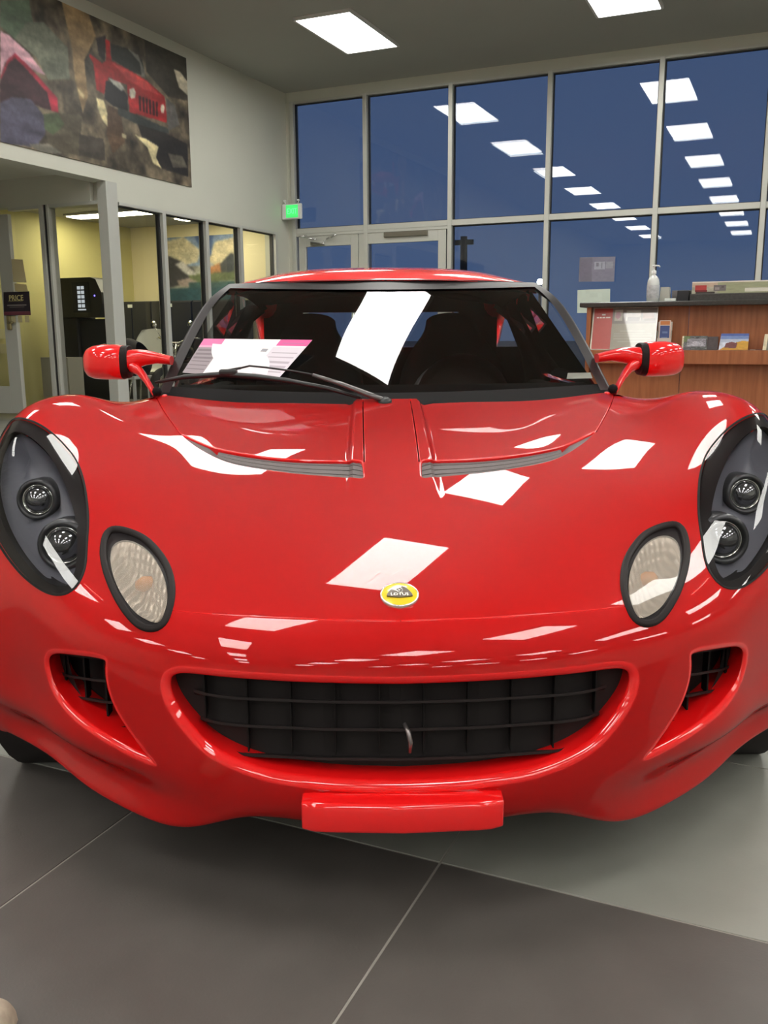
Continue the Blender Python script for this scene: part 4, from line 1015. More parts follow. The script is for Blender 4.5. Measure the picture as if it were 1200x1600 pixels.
# instrument binnacle + steering wheel
b = B(); b.lathe([(0, .02), (.13, .015), (.15, -.02), (.15, -.09)], (.25, 1.68, .690), (0, 1, -.25), 28).build('instrument_binnacle', mat('binnacle_brown', (.05, .03, .025), .7), car)
sw = B(); c = Vector((.255, 1.80, .672)); ax = Vector((0, 1, -.32)).normalized(); X = Vector((1, 0, 0)); Y = ax.cross(X)
rim = [c+(X*math.cos(t)+Y*math.sin(t))*.155 for t in np.linspace(0, 2*math.pi, 41)]
sw.tube(rim, .015, 12, cap=False)
wheel = sw.build('steering_wheel', mat('wheel_leather', (.10, .085, .09), .5), car)
b = B()
for t in (math.pi*.5, math.pi*1.15, math.pi*1.85):
    b.tube([c+ax*-.02, c+(X*math.cos(t)-Y*math.sin(t)*1)*.15], [.016, .011], 8, flat=.5)
b.lathe([(0, .012), (.045, .008), (.055, -.01), (.05, -.04)], c, ax, 24); b.build('spoke', mat('spoke_dark', (.05, .045, .045), .4), wheel)
# seats
def seat(x):
    base_ = Loft([[(0, 1.98, .26), (.12, 1.98, .27), (.20, 1.98, .33)], [(0, 2.15, .22), (.12, 2.15, .24), (.2, 2.15, .32)], [(0, 2.28, .30), (.14, 2.27, .32), (.22, 2.22, .40)], [(0, 2.33, .55), (.16, 2.32, .57), (.225, 2.26, .60)], [(0, 2.36, .80), (.14, 2.35, .80), (.19, 2.31, .80)], [(0, 2.38, .93), (.09, 2.38, .92), (.12, 2.36, .91)], [(0, 2.385, 1.0), (.07, 2.385, .99), (.10, 2.38, .97)]])
    sm = SM(); P, Nn, F = base_.grid(0, 2, 0, 6, 12, 30); Nn = Nn if Nn[100][1] < 0 else -Nn
    F = orientq(F, P, Nn); sm.add(P, Nn, F, True)
    P2 = P+np.array([0, .05, -.02]); sm.add(P2, -Nn, F[:, ::-1], True)
    o = sm.build('seat', M_seat); o.location.x = x; return o
seat(-.28); seat(.28)
# tub, bulkhead with the rear window
b = B(); b.box(-.66, .66, 1.3, 2.5, .15, .20); b.box(-.645, -.58, 1.45, 2.45, .18, .74, .02); b.box(.58, .645, 1.45, 2.45, .18, .74, .02); b.build('cabin_tub', M_trim, car)
b = B(); b.box(-.66, .66, 2.44, 2.50, .2, .865); b.box(-.47, -.315, 2.44, 2.50, .865, 1.07); b.box(.315, .47, 2.44, 2.50, .865, 1.07); b.box(-.45, .45, 2.44, 2.50, 1.005, 1.09)
b.build('rear_bulkhead', M_trim, car)
raw('rear_window', [(-.315, 2.47, .865), (.315, 2.47, .865), (.315, 2.47, 1.005), (-.315, 2.47, 1.005)], [(0, 1, 2, 3)], M_ws, car)
b = B()
for s in (-1, 1): b.tube([(s*.63, 2.36, .72), (s*.60, 2.37, .85), (s*.53, 2.38, .99), (s*.46, 2.38, 1.04)], [.05, .045, .035, .03], 12)
b.tube([(-.46, 2.38, 1.05), (-.2, 2.38, 1.085), (.2, 2.38, 1.085), (.46, 2.38, 1.05)], .022, 10)
b.build('roll_hoop', M_trim, car)
# side window glass
for s in (1, -1):
    V = []
    top = [(.505, 1.86, 1.055), (.503, 1.99, 1.06), (.495, 2.20, 1.05), (.475, 2.36, 1.03)]; low = [(.640, 1.45, .755), (.640, 1.75, .755), (.640, 2.10, .76), (.63, 2.36, .78)]
    for a, c in zip(top, low): V += [(a[0]*s, a[1], a[2]), (c[0]*s, c[1], c[2])]
    raw('side_window', V, [(2*i, 2*i+1, 2*i+3, 2*i+2) for i in range(3)], M_ws, car)

# ---------------------------------------------------------------- flanks, tail, rear deck
def bulge(y, k):       # extra width of the rear haunches
    return k*math.exp(-((y-3.05)/.42)**2)
ys = [1.10, 1.35, 1.60, 1.90, 2.20, 2.45, 2.70, 2.95, 3.20, 3.45, 3.66, 3.76]
net = []
for y in ys:
    h = bulge(y, 1); t = max(0, (y-3.35)/.41); tk = t*t
    pinch = .06*math.exp(-((y-2.0)/.35)**2)
    hb = 1/(1+math.exp(-(y-2.45)/.10))
    net.append([(.635-.02*h, y, .752+.023*hb+.05*h-.03*tk), (.668+.022*hb, y, .742+.043*hb+.055*h-.04*tk), (.715+.03*hb+.04*h-.02*tk, y, .690+.065*hb+.045*h-.05*tk), (.775+.025*hb-pinch*.3+.045*h-.05*tk, y, .600+.055*hb+.02*h-.03*tk), (.822-pinch+.035*h-.06*tk, y, .50), (.812-pinch+.03*h-.05*tk, y, .36), (.800-pinch*.3+.01*h-.04*tk, y, .22+.03*tk), (.76-.04*tk, y, .15+.05*tk)])
SIDE = Loft(net, sym=False)
sm = SM(); nu, nv = 40, 90
U, V_ = np.meshgrid(np.linspace(0, 7, nu), np.linspace(0, 11, nv), indexing='ij'); P = SIDE.S(U, V_).reshape(-1, 3); Nn = SIDE.N(U, V_).reshape(-1, 3)
if Nn[20*nv+45][0] < 0: Nn = -Nn
Fs = []
for i in range(nu-1):
    for j in range(nv-1):
        q = (i*nv+j, (i+1)*nv+j, (i+1)*nv+j+1, i*nv+j+1); c = P[list(q)].mean(0)
        if math.hypot(c[1]-3.06, c[2]-.30) < .345 and c[2] < .66: continue
        if math.hypot(c[1]-.76, c[2]-.30) < .37: continue
        if c[1] < 1.24 and c[2] > .3: continue
        Fs.append(q)
P[:, 0] -= .004*(P[:, 1] < 1.35)
sm.add(P, Nn, orientq(np.array(Fs), P, Nn), True); sm.build('side_panel', M_red)
DK = Loft([[(0, 2.47, .86), (.2, 2.47, .86), (.45, 2.47, .855), (.60, 2.47, .81), (.655, 2.47, .785)],
 [(0, 2.75, .865), (.2, 2.75, .862), (.45, 2.75, .858), (.58, 2.75, .825), (.650, 2.75, .810)],
 [(0, 3.10, .850), (.2, 3.10, .848), (.45, 3.10, .84), (.56, 3.10, .825), (.63, 3.10, .826)],
 [(0, 3.45, .825), (.2, 3.45, .823), (.45, 3.45, .815), (.56, 3.45, .80), (.635, 3.45, .785)],
 [(0, 3.72, .83), (.2, 3.72, .825), (.45, 3.70, .80), (.56, 3.68, .77), (.62, 3.66, .735)]])
sm = SM(); P, Nn, F = full(DK, 4, 0, 4, 20, 24); Nn = outward(P, Nn); sm.add(P, Nn, orientq(F, P, Nn), True); sm.build('engine_cover', M_red)
TL = Loft([[(0, 3.72, .83), (.2, 3.72, .825), (.45, 3.70, .80), (.62, 3.67, .74), (.74, 3.64, .69)], [(0, 3.77, .68), (.2, 3.77, .68), (.45, 3.76, .66), (.66, 3.73, .62), (.77, 3.70, .58)], [(0, 3.80, .48), (.2, 3.80, .48), (.45, 3.79, .47), (.66, 3.77, .45), (.765, 3.76, .43)], [(0, 3.79, .30), (.2, 3.79, .30), (.45, 3.78, .29), (.66, 3.77, .27), (.76, 3.76, .26)], [(0, 3.74, .20), (.2, 3.74, .20), (.45, 3.74, .2), (.66, 3.74, .19), (.74, 3.74, .19)]])
sm = SM(); P, Nn, F = full(TL, 4, 0, 4, 18, 18); Nn = Nn if Nn[100][1] > 0 else -Nn; sm.add(P, Nn, orientq(F, P, Nn), True); sm.build('tail_panel', M_red)
for s in (1, -1):   # flying buttress from roof to haunch
    B().tube([(s*.455, 2.38, 1.06), (s*.475, 2.60, .99), (s*.50, 2.90, .905), (s*.52, 3.25, .845)], [.045, .05, .05, .03], 14, flat=1.2).build('buttress', M_red, car)
    B().lathe([(.062, -.02), (.062, .005), (.05, .010), (0, .012)], (s*.45, 3.775, .60), (0, 1, 0), 24).build('tail_light', mat('tail_red', (.35, .01, .01), .2, coat=1), car)
b = B(); b.box(-.60, .60, 1.2, 3.60, .12, .15); b.box(-.5, .5, .45, 1.25, .135, .16); b.box(-.34, .34, .14, .5, .16, .19); b.build('undertray', M_void, car)
# wheels
def wheel_at(x, y, r, w, s):
    t = B().lathe([(r*.68, -w/2), (r*.93, -w/2), (r*.985, -w*.40), (r, -w*.25), (r, w*.25), (r*.985, w*.40), (r*.93, w/2), (r*.68, w/2)], (x, y, r), (s, 0, 0), 48)
    o = t.build('wheel', M_tyre, car)
    b = B(); b.lathe([(r*.68, -w/2), (r*.66, w*.46), (r*.70, w*.48), (r*.70, w*.5)], (x, y, r), (s, 0, 0), 48)
    for k in range(8):
        a = 2*math.pi*k/8; d = Vector((0, math.cos(a), math.sin(a)))
        b.tube([Vector((x+s*w*.38, y, r))+d*.03, Vector((x+s*w*.44, y, r))+d*r*.67], [.02, .014], 6)
    b.lathe([(0, w*.42), (.035, w*.42), (.045, w*.34), (.045, 0)], (x, y, r), (s, 0, 0), 20)
    b.build('rim', M_rim, o)
    B().lathe([(.13, -.01), (.13, .01), (0, .01)], (x+s*.02, y, r), (s, 0, 0), 32).build('brake_disc', M_chrome, o)
    B().lathe([(r*1.22, -w*.7), (r*1.22, -.02), (r*1.22, w*.45)], (x, y, r+.01), (s, 0, 0), 40).build('arch_liner', M_void, car)
for s in (1, -1):
    wheel_at(s*.735, .76, .288, .175, s); wheel_at(s*.745, 3.06, .305, .225, s)

# ---------------------------------------------------------------- mirrors
for s in (1, -1):
    def rr(c, hw, hh, n=28, p=2.8):       # rounded section in YZ
        return [(c[0], c[1]+hw*abs(math.cos(t))**(2/p)*(1 if math.cos(t) > 0 else -1), c[2]+hh*abs(math.sin(t))**(2/p)*(1 if math.sin(t) > 0 else -1)) for t in np.linspace(0, 2*math.pi, n, endpoint=False)]
    def secs_(lst, name, m, parent, caps=True):
        V, Fs = [], []; n = 28
        for c, hw, hh in lst: V += [(s*q[0], q[1], q[2]) for q in rr(c, hw, hh)]
        for a in range(len(lst)-1):
            Fs += [(a*n+i, a*n+(i+1) % n, (a+1)*n+(i+1) % n, (a+1)*n+i) for i in range(n)]
        if caps: Fs += [tuple(range(n))[::-1], tuple((len(lst)-1)*n+i for i in range(n))]
        bm = bmesh.new(); me = bpy.data.meshes.new(name); me.from_pydata(V, [], Fs); bm.from_mesh(me); bmesh.ops.recalc_face_normals(bm, faces=bm.faces); bm.to_mesh(me); bm.free()
        me.materials.append(m); me.polygons.foreach_set('use_smooth', [True]*len(me.polygons)); me.set_sharp_from_angle(angle=math.radians(50))
        return link(name, me, parent)
    mh = secs_([((.757, 1.385, .842), .050, .049), ((.775, 1.382, .843), .054, .0505), ((.81, 1.382, .844), .056, .0505), ((.840, 1.386, .843), .052, .047), ((.858, 1.392, .842), .044, .040), ((.869, 1.398, .841), .030, .028), ((.873, 1.402, .841), .012, .012)], 'door_mirror', M_red, car)
    secs_([((.738, 1.385, .845), .046, .043), ((.741, 1.385, .844), .0475, .0465), ((.757, 1.385, .842), .0485, .0475)], 'collar', M_rubber, mh)
    secs_([((.739, 1.385, .848), .040, .030), ((.72, 1.39, .852), .036, .027), ((.695, 1.40, .855), .032, .022), ((.665, 1.42, .853), .030, .016), ((.63, 1.44, .845), .03, .013)], 'stalk', M_red, mh)
    secs_([((.735, 1.38, .832), .030, .018), ((.712, 1.37, .822), .024, .017), ((.690, 1.355, .798), .022, .015), ((.672, 1.34, .772), .022, .012), ((.660, 1.335, .752), .025, .008)], 'stalk', M_red, mh)
    B().box(s*.765 if s > 0 else -.86, s*.86 if s > 0 else -.765, 1.434, 1.438, .802, .884, .001).build('mirror_glass', M_chrome, mh)
    # small screw on the pillar foot
    B().lathe([(.007, 0), (.007, .003), (0, .005)], (s*.60, 1.19, .757), (0, -.3, 1), 12).build('body_fastener', M_red, car)
    B().tube([(s*.655, 1.34, .752), (s*.648, 1.31, .762), (s*.64, 1.28, .760)], [.012, .014, .010], 8).build('pillar_foot', M_trim, car)

# ---------------------------------------------------------------- wiper
M_wip = mat('wiper_black', (.012, .012, .013), .4)
M_arm = mat('wiper_arm', (.10, .09, .09), .3, metal=.4, coat=.4)
wip = B().tube([(-.008, 1.150, .745), (-.05, 1.165, .760), (-.12, 1.190, .786), (-.20, 1.205, .811)], [.013, .013, .011, .008], 8, flat=.6).build('wiper', M_arm, car)
B().tube([(-.20, 1.205, .811), (-.26, 1.215, .822), (-.33, 1.228, .831), (-.375, 1.24, .835), (-.40, 1.245, .829)], [.0035, .003, .003, .003, .003], 6).build('wiper_link', M_wip, wip)
B().box(-.46, -.41, 1.235, 1.262, .808, .826, .006).build('blade_clip', M_wip, wip)
B().tube([(-.640, 1.262, .790), (-.56, 1.262, .805), (-.45, 1.250, .812), (-.36, 1.235, .806), (-.27, 1.222, .795), (-.16, 1.20, .775), (-.07, 1.175, .750)], [.005, .008, .010, .010, .009, .008, .005], 8, flat=.8).build('wiper_blade', M_wip, wip)
B().tube([(-.40, 1.245, .829), (-.44, 1.25, .822)], .004, 6).build('wiper_joint', M_wip, wip)
B().lathe([(.018, -.02), (.018, .004), (.010, .010), (0, .011)], (-.005, 1.148, .742), (0, -.3, 1), 20).build('wiper_pivot', M_wip, wip)
# inspection sticker, lower right of the glass
raw('windscreen_sticker', [(.52, 1.335, .790), (.60, 1.355, .790), (.595, 1.365, .806), (.525, 1.345, .806)], [(0, 1, 2, 3)], mat('sticker_grey', (.22, .23, .20), .5), car)

MURAL = [((150, 125, 90), [(7.2, 4.0), (7.3, 3.61), (7.31, 3.34), (7.39, 3.05), (7.48, 3.22), (7.46, 3.54), (7.65, 3.81), (7.51, 4.1)]),
 ((88, 104, 84), [(6.45, 3.77), (6.79, 3.88), (6.82, 3.65), (6.82, 3.41), (6.58, 3.5), (6.42, 3.56)]),
 ((108, 112, 96), [(6.58, 3.5), (6.82, 3.41), (6.96, 3.25), (7.24, 3.32), (7.24, 3.6), (6.95, 3.74), (6.74, 3.68)]),
 ((62, 58, 50), [(8.41, 4.02), (9.14, 3.99), (9.13, 3.53), (8.77, 3.5), (8.41, 3.67)]),
 ((205, 195, 170), [(8.9, 3.81), (9.02, 3.81), (9.16, 3.73), (9.14, 3.59), (8.98, 3.64)]),
 ((90, 82, 66), [(7.05, 2.98), (7.38, 3.02), (7.3, 2.64), (6.92, 2.62), (6.87, 2.76)]),
 ((80, 92, 64), [(6.83, 2.92), (7.05, 2.98), (7.13, 2.89), (6.97, 2.77), (6.83, 2.81)]),
 ((44, 40, 36), [(8.18, 3.19), (8.74, 3.1), (9.09, 3.06), (9.08, 2.7), (8.54, 2.72), (8.31, 2.92)]),
 ((70, 64, 56), [(7.32, 2.84), (7.67, 2.86), (7.68, 2.65), (7.3, 2.64)]),
 ((205, 160, 172), [(6.42, 3.52), (6.52, 3.51), (6.74, 3.42), (6.93, 3.28), (6.72, 3.29), (6.56, 3.37), (6.44, 3.26), (6.38, 3.14)]),
 ((165, 42, 62), [(6.38, 3.13), (6.47, 3.29), (6.57, 3.38), (6.74, 3.3), (6.96, 3.17), (7.06, 3.11), (7.06, 2.98), (6.97, 2.98), (6.93, 3.13), (6.72, 3.26), (6.57, 3.34), (6.49, 3.28), (6.4, 3.12)]),
 ((58, 34, 40), [(6.57, 3.34), (6.72, 3.26), (6.93, 3.13), (6.97, 2.98), (6.78, 2.99), (6.5, 3.0), (6.35, 2.92), (6.37, 3.1), (6.49, 3.28)]),
 ((78, 75, 92), [(6.35, 2.92), (6.5, 3.0), (6.72, 3.03), (6.86, 2.92), (6.87, 2.76), (6.74, 2.62), (6.48, 2.6), (6.32, 2.59)]),
 ((55, 50, 50), [(7.65, 3.79), (7.8, 3.86), (7.76, 3.6), (7.68, 3.64)]),
 ((172, 40, 42), [(7.53, 3.6), (7.55, 3.62), (7.72, 3.58), (7.78, 3.62), (7.79, 3.82), (7.85, 3.82), (7.86, 3.64), (8.1, 3.62), (8.41, 3.58), (8.71, 3.48), (8.73, 3.22), (8.1, 3.2), (8.08, 3.46), (7.8, 3.47), (7.72, 3.29), (7.61, 3.31), (7.59, 3.54)]),
 ((48, 50, 45), [(7.86, 3.8), (8.12, 3.82), (8.35, 3.77), (8.4, 3.61), (8.1, 3.62), (7.86, 3.66)]),
 ((120, 118, 110), [(8.12, 3.82), (8.29, 3.8), (8.38, 3.68), (8.39, 3.61), (8.33, 3.6), (8.31, 3.73)]),
 ((205, 70, 68), [(7.85, 3.63), (8.1, 3.61), (8.41, 3.57), (8.65, 3.48), (8.36, 3.48), (8.09, 3.52)]),
 ((30, 28, 30), [(7.76, 3.43), (7.97, 3.44), (8.08, 3.35), (8.07, 3.21), (7.84, 3.21), (7.72, 3.25)]),
 ((172, 170, 160), [(7.8, 3.46), (7.98, 3.46), (8.04, 3.41), (7.99, 3.38), (7.86, 3.42)]),
 ((92, 72, 54), [(7.76, 3.2), (7.95, 3.19), (8.0, 2.89), (7.8, 2.74), (7.72, 2.91)]),
 ((100, 96, 92), [(8.73, 3.48), (8.89, 3.43), (8.96, 3.24), (8.75, 3.14), (8.73, 3.25)]),
 ((58, 64, 60), [(7.92, 3.21), (8.75, 3.16), (8.75, 3.11), (8.17, 3.11), (7.91, 3.14)]),
 ((60, 14, 18), [(8.26, 3.4), (8.3, 3.4), (8.29, 3.25), (8.26, 3.25)]),
 ((60, 14, 18), [(8.32, 3.4), (8.35, 3.4), (8.35, 3.25), (8.32, 3.25)]),
 ((60, 14, 18), [(8.38, 3.4), (8.41, 3.4), (8.4, 3.25), (8.37, 3.25)]),
 ((60, 14, 18), [(8.43, 3.4), (8.46, 3.4), (8.46, 3.25), (8.43, 3.25)]),
 ((60, 14, 18), [(8.49, 3.4), (8.52, 3.4), (8.52, 3.25), (8.48, 3.25)]),
 ((60, 14, 18), [(8.55, 3.4), (8.58, 3.4), (8.57, 3.25), (8.54, 3.25)]),
 ((215, 205, 185), [(8.12, 3.43), (8.19, 3.46), (8.22, 3.42), (8.2, 3.36), (8.14, 3.34), (8.11, 3.37)]),
 ((215, 205, 185), [(8.64, 3.39), (8.69, 3.4), (8.7, 3.36), (8.68, 3.31), (8.64, 3.3), (8.62, 3.34)]),
 ((222, 208, 160), [(7.6, 3.23), (7.71, 3.23), (7.75, 3.12), (7.74, 2.99), (7.67, 3.04), (7.61, 3.14)]),
 ((222, 208, 160), [(8.16, 2.99), (8.36, 2.98), (8.56, 2.94), (8.5, 2.82), (8.59, 2.72), (8.45, 2.75), (8.36, 2.9)]),
 ((190, 172, 128), [(7.34, 3.27), (7.43, 3.22), (7.42, 3.18), (7.36, 3.21)]),
 ((200, 188, 150), [(7.95, 2.97), (8.03, 2.96), (8.02, 2.93), (7.96, 2.93)]),
 ((120, 116, 104), [(6.65, 2.63), (6.9, 2.68), (7.08, 2.62), (6.82, 2.58)]),
 ((96, 90, 78), [(8.72, 2.9), (8.99, 2.91), (9.07, 2.8), (8.8, 2.76)])]

# ================================================================ PRINTS (flat coloured sheets, one colour per small cell)
def s2l(c):
    c = np.asarray(c, float)/255.0
    return np.where(c <= .04045, c/12.92, ((c+.055)/1.055)**2.4)
def print_mat(name='print_paper', rough=.45, coat=0.0):
    if name in MATS: return MATS[name]
    m = mat(name, (1, 1, 1), rough, coat=coat); nt = m.node_tree
    a = nt.nodes.new('ShaderNodeVertexColor'); a.layer_name = 'ink'
    nt.links.new(a.outputs['Color'], nt.nodes['Principled BSDF'].inputs['Base Color']); return m
def fbm(x, y, seed=0, octs=4):
    r = np.random.RandomState(seed); o = 0; amp = 1
    for k in range(octs):
        f = 2**k; G_ = r.rand(64, 64); xi, yi = x*f, y*f; i, j = np.floor(xi).astype(int), np.floor(yi).astype(int)
        fx, fy = xi-i, yi-j; fx, fy = fx*fx*(3-2*fx), fy*fy*(3-2*fy)
        g = lambda a, b: G_[a % 64, b % 64]
        o = o+amp*((g(i, j)*(1-fx)+g(i+1, j)*fx)*(1-fy)+(g(i, j+1)*(1-fx)+g(i+1, j+1)*fx)*fy-.5); amp *= .55
    return o
def print_sheet(name, corners, nx, ny, polys, base_rgb, m=None, parent=None, noise=0.0, nscale=6, ext=None, th=.002, loc=None, rotz=None, seed=1, blur=0):
    """corners: bl, br, tr, tl.  polys in sheet coordinates (ext = x0, x1, y0, y1; default 0..1)"""
    c = [np.array(q, float) for q in corners]; x0, x1, y0, y1 = ext or (0, 1, 0, 1)
    s = (np.arange(nx)+.5)/nx; t = (np.arange(ny)+.5)/ny; Sx, Ty = np.meshgrid(s, t, indexing='ij'); Sx, Ty = Sx.ravel(), Ty.ravel()
    X = np.stack([x0+(x1-x0)*Sx, y0+(y1-y0)*Ty], 1)
    C = np.tile(np.array(base_rgb, float), (len(X), 1))
    if noise: C *= (1+noise*1.6*fbm(Sx*nscale*(x1-x0)/(y1-y0), Ty*nscale, seed))[:, None]
    for col, pl in polys:
        k = inside(np.array(pl, float), X); C[k] = np.array(col, float)
        if noise: C[k] *= (1+noise*.7*fbm(Sx[k]*nscale*2, Ty[k]*nscale*2, seed+5))[:, None]
    if blur:
        Cg = C.reshape(nx, ny, 3)
        for _ in range(blur):
            Cp = np.pad(Cg, ((1, 1), (1, 1), (0, 0)), mode='edge'); Cg = (Cp[:-2, 1:-1]+Cp[2:, 1:-1]+Cp[1:-1, :-2]+Cp[1:-1, 2:]+2*Cg)/6
        C = Cg.reshape(-1, 3)*(1+.14*fbm(Sx*40*(x1-x0)/(y1-y0), Ty*40, seed+9, 3))[:, None]
    C = s2l(np.clip(C, 0, 255))
    gs, gt = np.meshgrid(np.linspace(0, 1, nx+1), np.linspace(0, 1, ny+1), indexing='ij'); gs, gt = gs.ravel()[:, None], gt.ravel()[:, None]
    V = c[0]*(1-gs)*(1-gt)+c[1]*gs*(1-gt)+c[2]*gs*gt+c[3]*(1-gs)*gt
    nrm = np.cross(c[1]-c[0], c[3]-c[0]); nrm /= np.linalg.norm(nrm)
    i, j = np.meshgrid(np.arange(nx), np.arange(ny), indexing='ij'); k = (i*(ny+1)+j).ravel()
    F = np.stack([k, k+ny+1, k+ny+2, k+1], 1)
    nv = len(V); back = [q-nrm*th for q in c]
    V = np.concatenate([V, back]); cor = [0, nx*(ny+1), nx*(ny+1)+ny, ny]
    Fl = [tuple(f) for f in F]+[(nv+3, nv+2, nv+1, nv)]+[(cor[a], nv+a, nv+(a+1) % 4, cor[(a+1) % 4]) for a in range(4)]
    o = raw(name, V, Fl, m or print_mat(), parent, loc, rotz)
    at = o.data.color_attributes.new('ink', 'FLOAT_COLOR', 'CORNER')
    cols = np.ones((len(o.data.loops), 4)); cols[:len(F)*4, :3] = np.repeat(C, 4, axis=0); cols[len(F)*4:, :3] = s2l(base_rgb)
    at.data.foreach_set('color', cols.ravel()); return o
def rect(c, x0, x1, y0, y1): return (c, [(x0, y0), (x1, y0), (x1, y1), (x0, y1)])
def thing_print(name, label, cat, corners_room, *a, group=None, **k):
    """corners in room coordinates; object origin at its lower-left corner"""
    o0 = np.array(corners_room[0], float); cs = [tuple(np.array(q)-o0) for q in corners_room]
    o = print_sheet(name, cs, *a, loc=R(*o0), rotz=-PSI, **k); return tag(o, label, cat, group)

# big mural on the left wall
wb = WALL_B+.012
base_m = (98, 88, 72)
ma, mb = 4.4, 9.14
tag(thing_print('wall_mural', 'large photo mural of a red off-road vehicle climbing rocks, high on the left wall', 'mural',
    [(wb, ma, 2.595), (wb, mb, 2.595), (wb, mb, 3.985), (wb, ma, 3.985)], 560, 168, [(c, p) for c, p in MURAL], base_m, noise=.5, nscale=9, blur=2, ext=(ma, mb, 2.595, 3.985), th=.012))

# ================================================================ EXIT SIGN
ex = empty('exit_sign', R(-6.49, 11.22, 2.455), -PSI, 'small white exit sign with a green glowing face beside the glass doors', 'exit sign')
B().box(0, .30, -.02, .02, 0, .20, .01).build('sign_case', M_white, ex)
M_gl = mat('green_panel', (.05, .5, .12), .4, emit=(.06, .75, .16), power=.9)
raw('sign_face', [(.065, -.022, .02), (.25, -.022, .02), (.25, -.022, .185), (.065, -.022, .185)], [(0, 1, 2, 3)], M_gl, ex)
text('lettering', 'EXIT', .105, mat('green_letters', (.1, .8, .2), .4, emit=(.12, 1.0, .28), power=1.5), ex, (.158, -.0235, .10), xs=.72)
b = B(); b.tube([(.05, 0, .20), (.04, 0, .235)], .008, 6); b.tube([(.24, 0, .20), (.25, 0, .235)], .008, 6); b.lathe([(.0, .0), (.022, .004), (.022, .02), (0, .026)], (.04, 0, .232), (0, 0, 1), 12); b.lathe([(.0, .0), (.022, .004), (.022, .02), (0, .026)], (.25, 0, .232), (0, 0, 1), 12)
b.build('mounting', M_white, ex)

# ================================================================ RECEPTION COUNTER
ct = empty('reception_counter', R(-1.34, 6.60, 0), -PSI, 'cherry wood reception counter with a dark stone top at right behind the car', 'counter')
Wd = 4.3
b = B(); b.box(-.055, Wd, -.03, .65, 1.095, 1.128, .006); b.build('counter_top', M_granite, ct)
B().box(-.008, .022, 0.0, .60, 0, 1.095, .002).build('end_panel', M_wood, ct)
for k in range(6):       # upper and lower fascia panels with fine joints
    x0 = .024+(.655 if k else 0)+(k-1)*.72*(1 if k else 0) if k else .024
    x1 = .024+.655+k*.72
    x1 = min(x1, Wd)
    B().box(x0+.0015, x1-.0015, .10, .125, .80, 1.095, .0012, seg=1).build('upper_panel', M_wood, ct)
for k in range(7):
    x0 = .024+.62*k; B().box(x0+.0015, min(x0+.62, Wd)-.0015, .06, .08, .06, .71, .0012, seg=1).build('lower_panel', M_wood, ct)
B().box(.024, Wd, -.03, .10, .775, .798, .003).build('ledge', M_wood, ct)
B().box(.024, Wd, -.035, -.012, .705, .797, .002).build('ledge_apron', M_wood, ct)
B().box(0.02, Wd, .08, .60, 0, .06).build('plinth', M_blackmatte, ct)

# poster leaning on the ledge
P_ = [rect((176, 78, 72), .02, .31, .02, .99), rect((150, 146, 132), .31, .985, .02, .62), rect((128, 120, 116), .31, .985, .62, .985),
      rect((214, 200, 190), .145, .205, .82, .855), rect((225, 210, 200), .07, .275, .745, .785), rect((176, 78, 72), .10, .11, .745, .785), rect((176, 78, 72), .15, .158, .745, .785), rect((176, 78, 72), .20, .21, .745, .785), rect((176, 78, 72), .24, .248, .745, .785),
      rect((178, 172, 160), .345, .47, .68, .95), rect((196, 176, 180), .53-.13, .55-.13, .7, .9), rect((172, 168, 158), .52, .74, .68, .93), rect((110, 104, 102), .54, .73, .68, .76), rect((160, 130, 120), .78, .94, .72, .86), rect((105, 96, 90), .80, .97, .68, .74)]
P_ += [rect((172, 168, 154), .45, .82, .43, .455), rect((170, 166, 152), .36, .92, .36, .378), rect((170, 166, 152), .36, .94, .31, .328), rect((170, 166, 152), .36, .92, .255, .272), rect((170, 166, 152), .42, .86, .19, .208)]
ci = [(.395+.045*math.cos(t), .82+.085*math.sin(t)) for t in np.linspace(0, 2*math.pi, 20)]
P_.append(((176, 140, 146), ci))
o = thing_print('counter_poster', 'red and grey printed poster board leaning on the counter ledge beside the windscreen', 'poster',
    [(-1.312, 6.575, .800), (-.862, 6.575, .800), (-.862, 6.655, 1.092), (-1.312, 6.655, 1.092)], 90, 60, P_, (205, 198, 182), m=print_mat('laminated_print', .25, .8), noise=.05, th=.004)

# leaflet holder and brochures on the ledge
lh = empty('leaflet_holder', R(-.81, 6.62, .800), -PSI, 'clear leaflet holder with blue leaflets on the ledge right of the poster', 'holder')
b = B(); b.box(-.048, .048, .030, .034, .0, .19, .001); b.box(-.048, -.045, 0, .032, 0, .13); b.box(.045, .048, 0, .032, 0, .13); b.box(-.048, .048, -.002, .0, 0, .08); b.box(-.048, .048, 0, .03, 0, .003)
b.build('holder_case', mat('clear_acrylic', (.62, .58, .52), .15, coat=.5), lh)
o = print_sheet('leaflet', [(-.04, .008, .006), (.04, .008, .006), (.038, .022, .20), (-.038, .022, .20)], 24, 44, [rect((60, 78, 130), .1, .9, .04, .82), rect((196, 120, 66), .1, .9, .84, .97), rect((120, 140, 180), .25, .75, .38, .42), rect((100, 120, 165), .3, .75, .55, .62)], (225, 205, 190))
tag(o, 'blue leaflet with an orange top edge in the clear holder', 'leaflet'); o.parent = None
o.location = R(-.81, 6.62, .800); o.rotation_euler[2] = -PSI
thing_print('brochure', 'grey and green landscape brochure standing on the ledge, left of the blue and yellow one', 'brochure', [(-.69, 6.61, .799), (-.525, 6.61, .799), (-.525, 6.645, .893), (-.69, 6.645, .893)], 60, 34,
    [rect((212, 200, 170), 0, .06, 0, 1), rect((92, 108, 62), .06, .32, .55, 1), rect((134, 130, 138), .2, .95, .25, .8), rect((80, 76, 80), .06, .4, 0, .2), ((170, 166, 176), [(.25, .3), (.5, .62), (.8, .6), (.9, .3)])], (84, 86, 84), noise=.5, nscale=10)
